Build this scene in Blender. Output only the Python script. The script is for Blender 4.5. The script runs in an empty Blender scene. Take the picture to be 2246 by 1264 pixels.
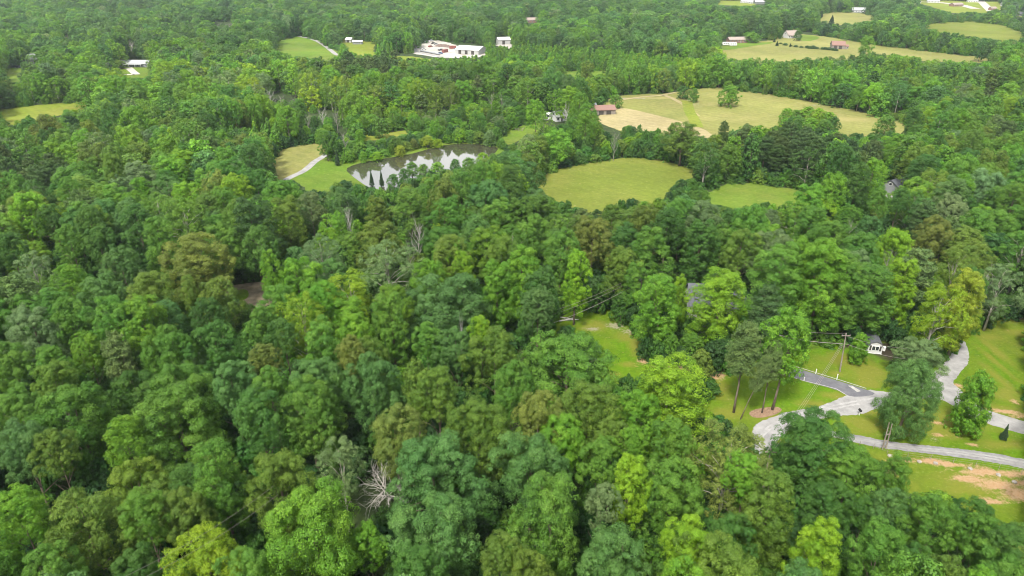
import bpy, bmesh, math, random
import numpy as np
from mathutils import Vector, Matrix
from mathutils.geometry import delaunay_2d_cdt

R = math.radians
scene = bpy.context.scene
COL = scene.collection
# ------------------------------------------------------------------ camera
H = 80.0
SW, SH, F = 2246.0, 1264.0, 1517.0
PITCH = math.atan2(632 + 110, F)
cam = bpy.data.cameras.new('camera')
cam.sensor_width = 36.0
cam.lens = 36.0 * F / SW
cam.clip_start = 0.5
cam.clip_end = 20000
camo = bpy.data.objects.new('camera', cam)
camo.location = (0, 0, H)
camo.rotation_euler = (math.pi / 2 - PITCH, 0, 0)
COL.objects.link(camo)
scene.camera = camo
# ------------------------------------------------------------------ sky and sun
SUN_EL, SUN_AZ = R(54), R(205)          # azimuth clockwise from +Y (the view direction)
world = bpy.data.worlds.new('World')
scene.world = world
world.use_nodes = True
wt = world.node_tree
wt.nodes.clear()
wn = wt.nodes.new
sky = wn('ShaderNodeTexSky'); sky.sky_type = 'NISHITA'; sky.sun_disc = False
sky.sun_elevation = SUN_EL; sky.sun_rotation = SUN_AZ
sky.air_density = 1.0; sky.dust_density = 2.0
tc = wn('ShaderNodeTexCoord')
mp = wn('ShaderNodeMapping'); mp.inputs['Scale'].default_value = (1, 1, 3.2); mp.inputs['Location'].default_value = (0.4, 0.15, 0.3)
nz = wn('ShaderNodeTexNoise'); nz.inputs['Scale'].default_value = 1.7; nz.inputs['Detail'].default_value = 7; nz.inputs['Roughness'].default_value = 0.55
rp = wn('ShaderNodeValToRGB'); rp.color_ramp.elements[0].position = 0.36; rp.color_ramp.elements[1].position = 0.58; rp.color_ramp.elements[0].color = (.35, .35, .35, 1)
mx = wn('ShaderNodeMix'); mx.data_type = 'RGBA'
mx.inputs['B'].default_value = (13.5, 13.6, 13.6, 1)
bg = wn('ShaderNodeBackground'); bg.inputs['Strength'].default_value = 0.082
wo = wn('ShaderNodeOutputWorld')
wl = wt.links.new
wl(tc.outputs['Generated'], mp.inputs['Vector']); wl(mp.outputs[0], nz.inputs['Vector'])
wl(nz.outputs['Fac'], rp.inputs[0]); wl(rp.outputs[0], mx.inputs['Factor'])
wl(sky.outputs[0], mx.inputs['A']); wl(mx.outputs['Result'], bg.inputs[0]); wl(bg.outputs[0], wo.inputs[0])
sun = bpy.data.lights.new('sun', 'SUN')
sun.energy = 4.1; sun.angle = R(10); sun.color = (1.0, 0.95, 0.86)
suno = bpy.data.objects.new('sun', sun)
d = Vector((math.sin(SUN_AZ) * math.cos(SUN_EL), math.cos(SUN_AZ) * math.cos(SUN_EL), math.sin(SUN_EL)))
suno.rotation_euler = d.to_track_quat('Z', 'Y').to_euler()
suno.location = (0, 0, 200)
COL.objects.link(suno)
scene.view_settings.view_transform = 'Standard'
scene.view_settings.look = 'None'
scene.view_settings.exposure = 0.88
scene.view_settings.gamma = 1.0
scene.cycles.max_bounces = 6
scene.cycles.diffuse_bounces = 3
scene.cycles.glossy_bounces = 2
scene.cycles.transmission_bounces = 3
scene.cycles.volume_bounces = 0
scene.cycles.use_denoising = True
scene.cycles.use_adaptive_sampling = True
scene.cycles.filter_width = 1.0
scene.cycles.adaptive_threshold = 0.02

# ------------------------------------------------------------------ geometry of the view (where things stand)
CP, SP = math.cos(PITCH), math.sin(PITCH)


def ground_z(x, y):
    x = np.asarray(x, float); y = np.asarray(y, float)
    t = np.clip((y - 820) / 900, 0, 1); t = t * t * (3 - 2 * t)
    l = np.clip((500 - x) / 700, 0, 1); l = l * l * (3 - 2 * l)
    far = np.clip((y - 1700) / 1300, 0, 1)
    return t * l * (22 + 10 * np.sin(x * 0.006) + 8 * np.sin(y * 0.009 + x * .003)) + far * 40 * (1 - .4 * l)


def ray(px, py):
    u = (px - SW / 2) / F
    v = (SH / 2 - py) / F
    return Vector((u, CP + v * SP, -SP + v * CP))


def at(px, py, z=0.0):
    """where the line of sight through a pixel of the photograph meets the height z"""
    r = ray(px, py)
    k = (z - H) / r.z
    return Vector((r.x * k, r.y * k, z))


def proj(x, y, z):
    dz = z - H
    d = y * CP - dz * SP
    v = y * SP + dz * CP
    return SW / 2 + F * x / d, SH / 2 - F * v / d, d


# ------------------------------------------------------------------ helpers
def tag(o, label=None, cat=None, group=None, kind=None):
    if label: o['label'] = label
    if cat: o['category'] = cat
    if group: o['group'] = group
    if kind: o['kind'] = kind
    return o


def empty(name, loc, rz=0.0, parent=None):
    o = bpy.data.objects.new(name, None)
    o.location = loc; o.rotation_euler = (0, 0, rz); o.empty_display_size = .5
    if parent: o.parent = parent
    COL.objects.link(o)
    return o


def link(name, me, parent=None, loc=None):
    o = bpy.data.objects.new(name, me)
    if parent: o.parent = parent
    if loc is not None: o.location = loc
    COL.objects.link(o)
    return o


class MB:
    """collects simple shapes and links them as one mesh"""
    def __init__(s): s.v = []; s.f = []
    def add(s, vs, fs):
        b = len(s.v); s.v += [tuple(v) for v in vs]; s.f += [tuple(i + b for i in f) for f in fs]; return s
    def box(s, x0, x1, y0, y1, z0, z1):
        return s.add([(x0, y0, z0), (x1, y0, z0), (x1, y1, z0), (x0, y1, z0), (x0, y0, z1), (x1, y0, z1), (x1, y1, z1), (x0, y1, z1)],
                     [(0, 3, 2, 1), (4, 5, 6, 7), (0, 1, 5, 4), (1, 2, 6, 5), (2, 3, 7, 6), (3, 0, 4, 7)])
    def prism(s, prof, y0, y1):            # prof: (x, z) outline counter-clockwise, extruded along y
        n = len(prof)
        vs = [(x, y0, z) for x, z in prof] + [(x, y1, z) for x, z in prof]
        fs = [tuple(range(n)), tuple(range(2 * n - 1, n - 1, -1))] + [(i, i + n, (i + 1) % n + n, (i + 1) % n) for i in range(n)]
        return s.add(vs, fs)
    def prismx(s, prof, x0, x1):           # prof: (y, z)
        n = len(prof)
        vs = [(x0, y, z) for y, z in prof] + [(x1, y, z) for y, z in prof]
        fs = [tuple(range(n)), tuple(range(2 * n - 1, n - 1, -1))] + [(i, i + n, (i + 1) % n + n, (i + 1) % n) for i in range(n)]
        return s.add(vs, fs)
    def tube(s, pts, rad, n=6):
        pts = [Vector(p) for p in pts]
        rad = [rad] * len(pts) if isinstance(rad, (int, float)) else rad
        vs = []
        for i, p in enumerate(pts):
            d = (pts[min(i + 1, len(pts) - 1)] - pts[max(i - 1, 0)]).normalized()
            u = d.cross(Vector((0.3, .2, 1)) if abs(d.z) < .9 else Vector((1, .1, 0))).normalized(); w = d.cross(u)
            vs += [p + (u * math.cos(2 * math.pi * k / n) + w * math.sin(2 * math.pi * k / n)) * rad[i] for k in range(n)]
        m = len(pts)
        fs = [(i * n + k, i * n + (k + 1) % n, (i + 1) * n + (k + 1) % n, (i + 1) * n + k) for i in range(m - 1) for k in range(n)]
        fs += [tuple(range(n - 1, -1, -1)), tuple(range((m - 1) * n, m * n))]
        return s.add(vs, fs)
    def mesh(s, name, mat, smooth=False):
        me = bpy.data.meshes.new(name); me.from_pydata(s.v, [], s.f); me.materials.append(mat)
        bm = bmesh.new(); bm.from_mesh(me); bmesh.ops.recalc_face_normals(bm, faces=bm.faces); bm.to_mesh(me); bm.free()
        if smooth: me.shade_smooth()
        return me
    def build(s, name, mat, parent=None, loc=None, smooth=False): return link(name, s.mesh(name, mat, smooth), parent, loc)


# ------------------------------------------------------------------ materials
def new_mat(name):
    m = bpy.data.materials.new(name); m.use_nodes = True
    nt = m.node_tree; bs = nt.nodes['Principled BSDF']
    return m, nt, bs


def rgba(c): return (c[0], c[1], c[2], 1.0)


def noise_mat(name, c0, c1, scale=1.0, rough=.85, detail=6, bump=0.0, c2=None, stretch=None, metallic=0.0, lo=.35, hi=.65):
    m, nt, bs = new_mat(name); N = nt.nodes.new; L = nt.links.new
    g = N('ShaderNodeNewGeometry') if stretch is None else N('ShaderNodeTexCoord')
    n = N('ShaderNodeTexNoise'); n.inputs['Scale'].default_value = scale; n.inputs['Detail'].default_value = detail; n.inputs['Roughness'].default_value = .65
    if stretch is None: L(g.outputs['Position'], n.inputs['Vector'])
    else:
        mp = N('ShaderNodeMapping'); mp.inputs['Scale'].default_value = stretch
        L(g.outputs['Object'], mp.inputs['Vector']); L(mp.outputs[0], n.inputs['Vector'])
    r = N('ShaderNodeValToRGB'); e = r.color_ramp.elements
    e[0].position = lo; e[0].color = rgba(c0); e[1].position = hi; e[1].color = rgba(c1)
    if c2 is not None:
        x = r.color_ramp.elements.new(min(.99, hi + .15)); x.color = rgba(c2)
    L(n.outputs['Fac'], r.inputs[0]); L(r.outputs[0], bs.inputs['Base Color'])
    bs.inputs['Roughness'].default_value = rough; bs.inputs['Metallic'].default_value = metallic
    bs.inputs['Specular IOR Level'].default_value = .25
    if bump:
        b = N('ShaderNodeBump'); b.inputs['Strength'].default_value = bump; b.inputs['Distance'].default_value = .3
        L(n.outputs['Fac'], b.inputs['Height']); L(b.outputs[0], bs.inputs['Normal'])
    return m


def leaf_mat(name, trans=.28, var=.45):
    """foliage: the tree's own tint, varied leaf by leaf and branch by branch"""
    m, nt, bs = new_mat(name); N = nt.nodes.new; L = nt.links.new
    a = N('ShaderNodeAttribute'); a.attribute_type = 'INSTANCER'; a.attribute_name = 'tint'
    v = N('ShaderNodeAttribute'); v.attribute_type = 'GEOMETRY'; v.attribute_name = 'vary'
    sp = N('ShaderNodeSeparateXYZ'); L(v.outputs['Vector'], sp.inputs[0])
    br = N('ShaderNodeMath'); br.operation = 'MULTIPLY_ADD'; br.inputs[1].default_value = var * 1.5; br.inputs[2].default_value = 1 - var * .75
    L(sp.outputs[0], br.inputs[0])
    b2 = N('ShaderNodeMath'); b2.operation = 'MULTIPLY_ADD'; b2.inputs[1].default_value = .5; b2.inputs[2].default_value = .75
    L(sp.outputs[1], b2.inputs[0])
    mu = N('ShaderNodeMath'); mu.operation = 'MULTIPLY'; L(br.outputs[0], mu.inputs[0]); L(b2.outputs[0], mu.inputs[1])
    hs = N('ShaderNodeHueSaturation'); hs.inputs['Saturation'].default_value = 1.0
    hu = N('ShaderNodeMath'); hu.operation = 'MULTIPLY_ADD'; hu.inputs[1].default_value = -.03; hu.inputs[2].default_value = .510
    L(sp.outputs[1], hu.inputs[0]); L(hu.outputs[0], hs.inputs['Hue'])
    L(mu.outputs[0], hs.inputs['Value']); L(a.outputs['Color'], hs.inputs['Color'])
    bs.inputs['Roughness'].default_value = .55; bs.inputs['Specular IOR Level'].default_value = .22
    L(hs.outputs[0], bs.inputs['Base Color'])
    tr = N('ShaderNodeBsdfTranslucent')
    h2 = N('ShaderNodeHueSaturation'); h2.inputs['Hue'].default_value = .485; h2.inputs['Value'].default_value = 1.25
    L(hs.outputs[0], h2.inputs['Color']); L(h2.outputs[0], tr.inputs['Color'])
    mx = N('ShaderNodeMixShader'); mx.inputs[0].default_value = trans
    L(bs.outputs[0], mx.inputs[1]); L(tr.outputs[0], mx.inputs[2]); L(mx.outputs[0], nt.nodes['Material Output'].inputs['Surface'])
    return m


M_LEAF = leaf_mat('leaves', .30)
M_NEEDLE = leaf_mat('needles', .12, .5)
M_BARK = noise_mat('bark', (.07, .05, .038), (.19, .155, .12), .9, .9, stretch=(3, 3, .6))
M_PALEBARK = noise_mat('pale_bark', (.22, .2, .17), (.42, .39, .34), .9, .9, stretch=(3, 3, .6))
M_DEAD = noise_mat('bleached_wood', (.28, .26, .24), (.52, .49, .46), 1.2, .85, stretch=(3, 3, 1))
M_DEADGREY = noise_mat('grey_dead_wood', (.16, .14, .125), (.34, .31, .29), 1.2, .85, stretch=(3, 3, 1))


def surf_mat(name, base, dark, dry, s=1.0, fine=1.6, clay=(.29, .165, .078), clay2=(.35, .255, .155), stripes=0.0):
    """grass sheet: noise mottling; point attributes clay / dry / worn say where bare soil, dry grass and gravelly spots lie"""
    m, nt, bs = new_mat(name); N = nt.nodes.new; L = nt.links.new
    g = N('ShaderNodeNewGeometry')
    def noise(sc, det=8, ro=.62, dist=0):
        n = N('ShaderNodeTexNoise'); n.inputs['Scale'].default_value = sc; n.inputs['Detail'].default_value = det
        n.inputs['Roughness'].default_value = ro; n.inputs['Distortion'].default_value = dist
        L(g.outputs['Position'], n.inputs['Vector']); return n.outputs['Fac']
    def ramp(fac, lo, hi):
        r = N('ShaderNodeMapRange'); r.inputs['From Min'].default_value = lo; r.inputs['From Max'].default_value = hi
        L(fac, r.inputs['Value']); return r.outputs[0]
    def mix(fac, a, b):
        x = N('ShaderNodeMix'); x.data_type = 'RGBA'
        if isinstance(fac, float): x.inputs['Factor'].default_value = fac
        else: L(fac, x.inputs['Factor'])
        for k, q in (('A', a), ('B', b)):
            if isinstance(q, tuple): x.inputs[k].default_value = rgba(q)
            else: L(q, x.inputs[k])
        return x.outputs['Result']
    def mth(op, a, b):
        x = N('ShaderNodeMath'); x.operation = op
        for i, q in enumerate((a, b)):
            if isinstance(q, float): x.inputs[i].default_value = q
            else: L(q, x.inputs[i])
        return x.outputs[0]
    big = noise(.05 * s, 5); mid = noise(.28 * s, 8, .7, .6); fin = noise(fine * s, 8, .75)
    c = mix(ramp(big, .42, .74), base, dry)
    c = mix(mth('MULTIPLY', ramp(mid, .45, .7), .65), c, dark)
    hv = N('ShaderNodeHueSaturation'); L(c, hv.inputs['Color'])
    val = mth('ADD', mth('MULTIPLY', fin, 1.1), .45)
    if stripes:
        wv = N('ShaderNodeTexWave'); wv.bands_direction = 'DIAGONAL'; wv.inputs['Scale'].default_value = .09; wv.inputs['Distortion'].default_value = 3.5; wv.inputs['Detail'].default_value = 3
        wv.inputs['Detail Scale'].default_value = .6
        L(g.outputs['Position'], wv.inputs['Vector']); val = mth('ADD', val, mth('MULTIPLY', mth('SUBTRACT', wv.outputs['Fac'], .5), stripes))
        val = mth('MULTIPLY', val, mth('ADD', mth('MULTIPLY', ramp(noise(.018, 4), .35, .65), .3), .85))
    L(val, hv.inputs['Value']); c = hv.outputs[0]
    def attr(n):
        a = N('ShaderNodeAttribute'); a.attribute_name = n; return a.outputs['Fac']
    # every mask is broken up by noise so that its edge is ragged
    def ragged(a, n, w=.9, k=.12):
        return ramp(mth('ADD', a, mth('MULTIPLY', mth('SUBTRACT', n, .5), w)), .5 - k, .5 + k)
    c = mix(ragged(attr('dry'), mid, 1.6, .3), c, mix(fin, tuple(x * .8 for x in dry), tuple(min(.6, x * 1.35) for x in dry)))
    c = mix(ragged(attr('clay'), mth('ADD', mth('MULTIPLY', mid, .5), mth('MULTIPLY', fin, .5)), 3.2, .22), c, mix(ramp(fin, .3, .7), clay, clay2))
    c = mix(ragged(attr('worn'), fin, 3.0, .2), c, (.215, .205, .13))
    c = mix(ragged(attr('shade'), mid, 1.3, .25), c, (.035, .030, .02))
    L(c, bs.inputs['Base Color'])
    bs.inputs['Roughness'].default_value = .95; bs.inputs['Specular IOR Level'].default_value = .1
    b = N('ShaderNodeBump'); b.inputs['Strength'].default_value = .8; b.inputs['Distance'].default_value = .25
    L(fin, b.inputs['Height']); L(b.outputs[0], bs.inputs['Normal'])
    return m


# ------------------------------------------------------------------ sheets of ground
def smooth_poly(pts, it=2):
    for _ in range(it):
        out = []
        n = len(pts)
        for i in range(n):
            a, b = pts[i], pts[(i + 1) % n]
            out.append((a[0] * .75 + b[0] * .25, a[1] * .75 + b[1] * .25)); out.append((a[0] * .25 + b[0] * .75, a[1] * .25 + b[1] * .75))
        pts = out
    return pts


def inside(x, y, poly):
    x = np.asarray(x, float); y = np.asarray(y, float)
    r = np.zeros(x.shape, bool); n = len(poly); j = n - 1
    for i in range(n):
        xi, yi = poly[i]; xj, yj = poly[j]
        if yi != yj:
            c = ((yi > y) != (yj > y)) & (x < (xj - xi) * (y - yi) / (yj - yi) + xi)
            r ^= c
        j = i
    return r


def ragged(wp, step, amp, seed=3):
    rs = random.Random(seed + len(wp)); out = []
    n = len(wp)
    for i in range(n):
        a = Vector(wp[i]); b = Vector(wp[(i + 1) % n]); d = b - a; L_ = d.length
        if L_ < 1e-6: continue
        nn = Vector((-d.y, d.x)) / L_; k = max(1, int(L_ / step))
        for q in range(k):
            out.append(tuple(a + d * (q / k) + nn * rs.uniform(-amp, amp)))
    return out


def sheet(name, px_poly, z, mat, spacing=None, masks=(), smooth=2, label=None, world=False, kind='structure', rag=None):
    wp = px_poly if world else [tuple(at(x, y)[:2]) for x, y in px_poly]
    if smooth: wp = smooth_poly(wp, smooth)
    if rag: wp = ragged(wp, *rag)
    n = len(wp)
    pts = [Vector(p) for p in wp]
    if spacing:
        xs = [p[0] for p in wp]; ys = [p[1] for p in wp]
        gx, gy = np.meshgrid(np.arange(min(xs), max(xs), spacing), np.arange(min(ys), max(ys), spacing))
        gx = gx.ravel(); gy = gy.ravel()
        k = inside(gx, gy, wp)
        pts += [Vector(p) for p in zip(gx[k], gy[k])]
    vs, es, fs, *_ = delaunay_2d_cdt(pts, [], [list(range(n))], 1, 1e-5)
    me = bpy.data.meshes.new(name)
    co = np.array([(v.x, v.y) for v in vs])
    gz = ground_z(co[:, 0], co[:, 1])
    me.from_pydata([(a, b, z + c) for (a, b), c in zip(co, gz)], [], [tuple(f) for f in fs])
    bm = bmesh.new(); bm.from_mesh(me)
    for f in bm.faces:
        f.normal_update()
        if f.normal.z < 0: f.normal_flip()
    bm.to_mesh(me); bm.free()
    if masks:
        for nm in ('clay', 'dry', 'worn', 'shade'):
            val = np.zeros(len(co))
            for (k, px, py, rx, ry) in masks:
                if k != nm: continue
                c = at(px, py); r1 = abs(at(px + rx, py).x - c.x); r2 = abs(at(px, py - ry).y - c.y)
                q = np.sqrt(((co[:, 0] - c.x) / r1) ** 2 + ((co[:, 1] - c.y) / r2) ** 2)
                val = np.maximum(val, np.clip(1.1 - .78 * q, 0, 1))
            a = me.attributes.new(nm, 'FLOAT', 'POINT'); a.data.foreach_set('value', val.astype(np.float32))
    me.materials.append(mat)
    o = link(name, me)
    tag(o, label, None, None, kind)
    return o


def ribbon_poly(pts, w):
    """outline of a lane of even width w (metres) along pixel points"""
    P = [at(x, y) for x, y in pts]
    L_, R_ = [], []
    for i, p in enumerate(P):
        d = (P[min(i + 1, len(P) - 1)] - P[max(i - 1, 0)]).normalized(); n = Vector((-d.y, d.x, 0))
        L_.append(tuple((p + n * w / 2)[:2])); R_.append(tuple((p - n * w / 2)[:2]))
    return L_ + R_[::-1]


# the ground itself, fine enough to follow the hills
xs = np.concatenate([np.linspace(-4500, -900, 30), np.linspace(-870, 870, 60), np.linspace(900, 4500, 30)])
ys = np.concatenate([np.linspace(-400, 780, 24), np.linspace(810, 2600, 60), np.linspace(2650, 9000, 30)])
GX, GY = np.meshgrid(xs, ys)
GZ = ground_z(GX, GY)
nx, ny = len(xs), len(ys)
me = bpy.data.meshes.new('ground')
me.from_pydata(list(zip(GX.ravel(), GY.ravel(), GZ.ravel())), [], [(j * nx + i, j * nx + i + 1, (j + 1) * nx + i + 1, (j + 1) * nx + i) for j in range(ny - 1) for i in range(nx - 1)])
me.materials.append(noise_mat('forest_floor', (.016, .028, .008), (.038, .062, .014), .35, .95, bump=.5, c2=(.05, .05, .02)))
tag(link('ground', me), kind='structure')

LAWN = surf_mat('lawn_grass', (.080, .158, .005), (.045, .095, .004), (.128, .142, .019))
HAY = surf_mat('hay_field', (.115, .145, .021), (.088, .122, .015), (.150, .155, .034), .6, 1.2, stripes=.07)
TAN = surf_mat('dry_field', (.170, .175, .050), (.118, .140, .032), (.215, .195, .072), .5, 1.0, stripes=.08)
STUB = surf_mat('stubble_field', (.28, .235, .12), (.22, .20, .085), (.32, .275, .15), .4, 1.0, stripes=.06)
GREEN = surf_mat('pasture_grass', (.090, .155, .016), (.060, .118, .010), (.128, .150, .028), .6, 1.2, stripes=.05)
YELL = surf_mat('yellow_meadow', (.140, .180, .020), (.100, .150, .014), (.18, .18, .036), .5, 1.0, stripes=.06)
GRAVEL = noise_mat('gravel', (.17, .166, .165), (.28, .275, .27), .4, .95, bump=.15, detail=12, c2=(.34, .335, .33), lo=.3, hi=.62)
GRAVEL_DARK = noise_mat('worn_gravel', (.14, .137, .145), (.24, .237, .237), .9, .95, bump=.15, lo=.3, hi=.7)
TRACK = noise_mat('packed_gravel', (.20, .195, .19), (.33, .325, .32), .5, .95, detail=10, lo=.3, hi=.62)
ASPHALT = noise_mat('asphalt', (.085, .085, .098), (.145, .145, .158), .5, .9, detail=12, lo=.3, hi=.7)
YARDG = noise_mat('yard_gravel', (.24, .22, .19), (.44, .42, .38), .09, .95, detail=10, lo=.3, hi=.7)
WHITEP = noise_mat('pale_concrete', (.24, .235, .22), (.36, .35, .33), 2, .9)
MULCH = noise_mat('mulch', (.13, .08, .05), (.27, .18, .12), 3, .95, bump=.3)
DIRT = noise_mat('bare_dirt', (.10, .085, .055), (.20, .165, .115), .5, .95, bump=.2)

lawn_poly = [(1150, 745), (1200, 712), (1262, 678), (1300, 672), (1345, 680), (1360, 705), (1430, 700), (1520, 690), (1620, 690), (1700, 705), (1760, 715), (1850, 715), (1950, 715),
             (2060, 680), (2150, 665), (2246, 655), (2420, 650), (2500, 900), (2440, 1180), (2246, 1170), (2130, 1135), (2020, 1095), (1930, 1050), (1850, 1030), (1760, 1020), (1690, 1000), (1620, 960),
             (1560, 930), (1480, 880), (1400, 850), (1320, 838), (1250, 800), (1190, 770)]
lm = [('clay', 1408, 792, 14, 7), ('clay', 1445, 800, 22, 6), ('clay', 1480, 806, 30, 7), ('clay', 1530, 815, 22, 7), ('clay', 1392, 805, 5, 2), ('dry', 1375, 800, 22, 8),
      ('dry', 1350, 820, 16, 6), ('worn', 1350, 715, 22, 7), ('worn', 1385, 728, 22, 6), ('worn', 1300, 722, 20, 4), ('worn', 1420, 742, 14, 6),
      ('dry', 1395, 760, 22, 30), ('dry', 1375, 740, 30, 14), ('dry', 1390, 758, 16, 14), ('dry', 1300, 715, 40, 14), ('dry', 1450, 780, 50, 20),
      ('dry', 1900, 815, 55, 32), ('dry', 1905, 845, 40, 12), ('dry', 1835, 820, 22, 7), ('dry', 1915, 838, 22, 9), ('dry', 1855, 790, 60, 20),
      ('dry', 1890, 930, 60, 30), ('dry', 2080, 930, 120, 30), ('dry', 2075, 950, 46, 16), ('clay', 2060, 955, 14, 3), ('clay', 2100, 958, 18, 4), ('clay', 2060, 930, 16, 4), ('clay', 2130, 975, 14, 3), ('worn', 2050, 965, 12, 4),
      ('dry', 1900, 905, 30, 10), ('dry', 2200, 975, 60, 14), ('clay', 1995, 955, 12, 4), ('dry', 1990, 945, 50, 12),
      ('clay', 1975, 1010, 45, 7), ('clay', 2040, 1012, 50, 8), ('clay', 2090, 1020, 50, 7), ('clay', 2160, 1035, 70, 9), ('clay', 2230, 1040, 60, 8), ('clay', 1950, 1030, 14, 14),
      ('dry', 2150, 1060, 110, 40), ('clay', 2120, 1050, 40, 8), ('clay', 2190, 1065, 60, 13), ('clay', 2230, 1085, 50, 20), ('clay', 2180, 1100, 40, 8), ('clay', 2240, 1060, 40, 10), ('dry', 2110, 1075, 60, 14),
      ('clay', 2170, 895, 22, 3), ('clay', 2205, 903, 30, 4), ('clay', 2246, 912, 40, 6), ('clay', 2115, 872, 10, 4), ('dry', 2190, 898, 60, 10), ('clay', 2100, 847, 12, 5),
      ('dry', 2185, 770, 14, 40), ('dry', 2190, 830, 14, 40), ('dry', 2210, 870, 30, 16), ('dry', 2190, 800, 9, 50), ('dry', 2212, 862, 22, 14), ('clay', 2225, 882, 14, 5), ('dry', 2170, 740, 30, 8),
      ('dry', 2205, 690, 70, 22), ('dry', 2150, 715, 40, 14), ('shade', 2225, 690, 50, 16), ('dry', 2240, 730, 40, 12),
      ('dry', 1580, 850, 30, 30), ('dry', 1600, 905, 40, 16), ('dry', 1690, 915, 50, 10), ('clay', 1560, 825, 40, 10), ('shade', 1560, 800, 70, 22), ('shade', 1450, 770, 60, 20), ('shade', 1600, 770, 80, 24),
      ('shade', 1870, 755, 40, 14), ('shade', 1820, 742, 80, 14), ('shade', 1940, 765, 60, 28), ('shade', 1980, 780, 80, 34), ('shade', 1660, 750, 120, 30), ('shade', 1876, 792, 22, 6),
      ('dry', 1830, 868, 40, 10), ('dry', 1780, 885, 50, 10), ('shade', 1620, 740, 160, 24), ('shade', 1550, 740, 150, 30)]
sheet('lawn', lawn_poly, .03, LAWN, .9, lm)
sheet('mulch_bed', [(1642, 905), (1660, 897), (1700, 892), (1716, 897), (1712, 905), (1690, 914), (1660, 918), (1645, 913)], .05, MULCH)
roadA = [(1651, 942), (1656, 932), (1668, 925), (1705, 911), (1735, 902), (1760, 899), (1790, 895), (1814, 886), (1832, 878), (1856, 868), (1900, 854), (1925, 859), (1960, 862), (2000, 850), (2030, 832), (2056, 812), (2072, 797), (2087, 777), (2095, 762),
         (2090, 745), (2060, 725), (2075, 715), (2105, 735), (2118, 752), (2127, 777), (2122, 800), (2101, 825), (2088, 840), (2102, 851), (2125, 875), (2155, 897), (2200, 912), (2246, 925), (2330, 945),
         (2330, 975), (2246, 953), (2204, 942), (2150, 925), (2078, 882), (2044, 871), (1990, 880), (1935, 893), (1910, 902), (1882, 911), (1845, 912), (1800, 918), (1750, 935), (1715, 955), (1690, 985), (1682, 1040), (1675, 1120), (1630, 1120), (1640, 1040), (1650, 985)]
roadA_o = sheet('gravel_road', roadA, .05, GRAVEL, None, smooth=2, rag=(.45, .14))
drive = [(1700, 796), (1727, 802), (1791, 822), (1900, 855), (1925, 866), (1880, 872), (1856, 868), (1834, 855), (1762, 837), (1718, 822), (1690, 814)]
sheet('asphalt_driveway', drive, .07, ASPHALT, smooth=1)
sheet('painted_marking', [(1860, 847), (1869, 847), (1888, 859), (1880, 861)], .09, WHITEP, smooth=0)
sheet('road_edge_strip', ribbon_poly([(1727, 799), (1791, 819), (1850, 837), (1900, 853)], .22), .095, WHITEP, smooth=0, world=True)
sheet('road_edge_strip', ribbon_poly([(1718, 822), (1762, 836), (1800, 845), (1834, 854), (1856, 867)], .22), .095, WHITEP, smooth=0, world=True)
laneB = [(1800, 940), (1845, 950), (1880, 955), (1940, 967), (2000, 975), (2100, 984), (2180, 995), (2246, 1008), (2340, 1030),
         (2340, 1052), (2246, 1028), (2180, 1015), (2100, 1003), (2000, 992), (1915, 980), (1880, 972), (1843, 963), (1790, 952)]
sheet('gravel_lane', laneB, .052, GRAVEL_DARK, smooth=2, rag=(.45, .12))
for dy in (-1.6, 1.6):
    sheet('wheel_track', ribbon_poly([(1790, 946 + dy), (1845, 956 + dy), (1880, 963 + dy), (1940, 974 + dy), (2000, 983 + dy * 1.2), (2100, 993 + dy * 1.5), (2180, 1005 + dy * 1.7), (2246, 1018 + dy * 2), (2330, 1040 + dy * 2)], .45), .056, GRAVEL, smooth=0, world=True, rag=(.5, .07))
for dy in (-3.5, 3.5):
    sheet('wheel_track', ribbon_poly([(1668, 960 + dy), (1685, 940 + dy), (1720, 922 + dy), (1770, 905 + dy), (1830, 893 + dy), (1900, 880 + dy), (1970, 868 + dy), (2030, 850 + dy), (2070, 828 + dy * .5)], .5), .056, TRACK, smooth=1, world=True, rag=(.5, .12))

F = F
fields = []


def field(name, poly, mat, z=.05, spacing=None, masks=(), smooth=0):
    fields.append(poly)
    return sheet(name, poly, z, mat, spacing, masks, smooth, rag=(3.0, 1.3))


field('hay_field', [(1155, 402), (1180, 388), (1230, 370), (1290, 356), (1360, 347), (1400, 345), (1450, 350), (1500, 364), (1530, 372), (1515, 395), (1480, 430), (1440, 460), (1300, 480), (1220, 460), (1175, 420)], HAY, .06)
field('small_pasture', [(1530, 440), (1570, 410), (1600, 402), (1650, 402), (1710, 411), (1775, 424), (1780, 450), (1700, 465), (1600, 465), (1540, 455)], GREEN, .06)
field('tan_hay_field', [(1312, 270), (1314, 240), (1340, 212), (1400, 207), (1480, 204), (1500, 196), (1560, 191), (1600, 192), (1680, 206), (1760, 220), (1850, 237), (1930, 256), (1995, 270), (2005, 290), (1930, 302), (1850, 310), (1760, 315), (1640, 320), (1560, 320), (1500, 315), (1420, 300), (1350, 285)], TAN, .06, 4,
      [('dry', 1450, 215, 60, 3), ('worn', 1520, 225, 8, 14), ('dry', 1850, 262, 90, 6), ('worn', 1800, 230, 50, 1.5), ('worn', 1380, 216, 60, 1)])
sheet('stubble_field', [(1314, 252), (1345, 236), (1385, 240), (1430, 251), (1490, 266), (1525, 276), (1560, 292), (1575, 318), (1520, 318), (1420, 300), (1345, 283), (1310, 268)], .12, STUB, None, (), 1)
sheet('field_track', ribbon_poly([(1456, 209), (1476, 217), (1500, 230), (1515, 243), (1530, 255)], 3), .16, STUB, smooth=0, world=True)
sheet('field_track', ribbon_poly([(1365, 219), (1410, 213), (1450, 210), (1480, 203)], 3), .16, STUB, smooth=0, world=True)
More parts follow.
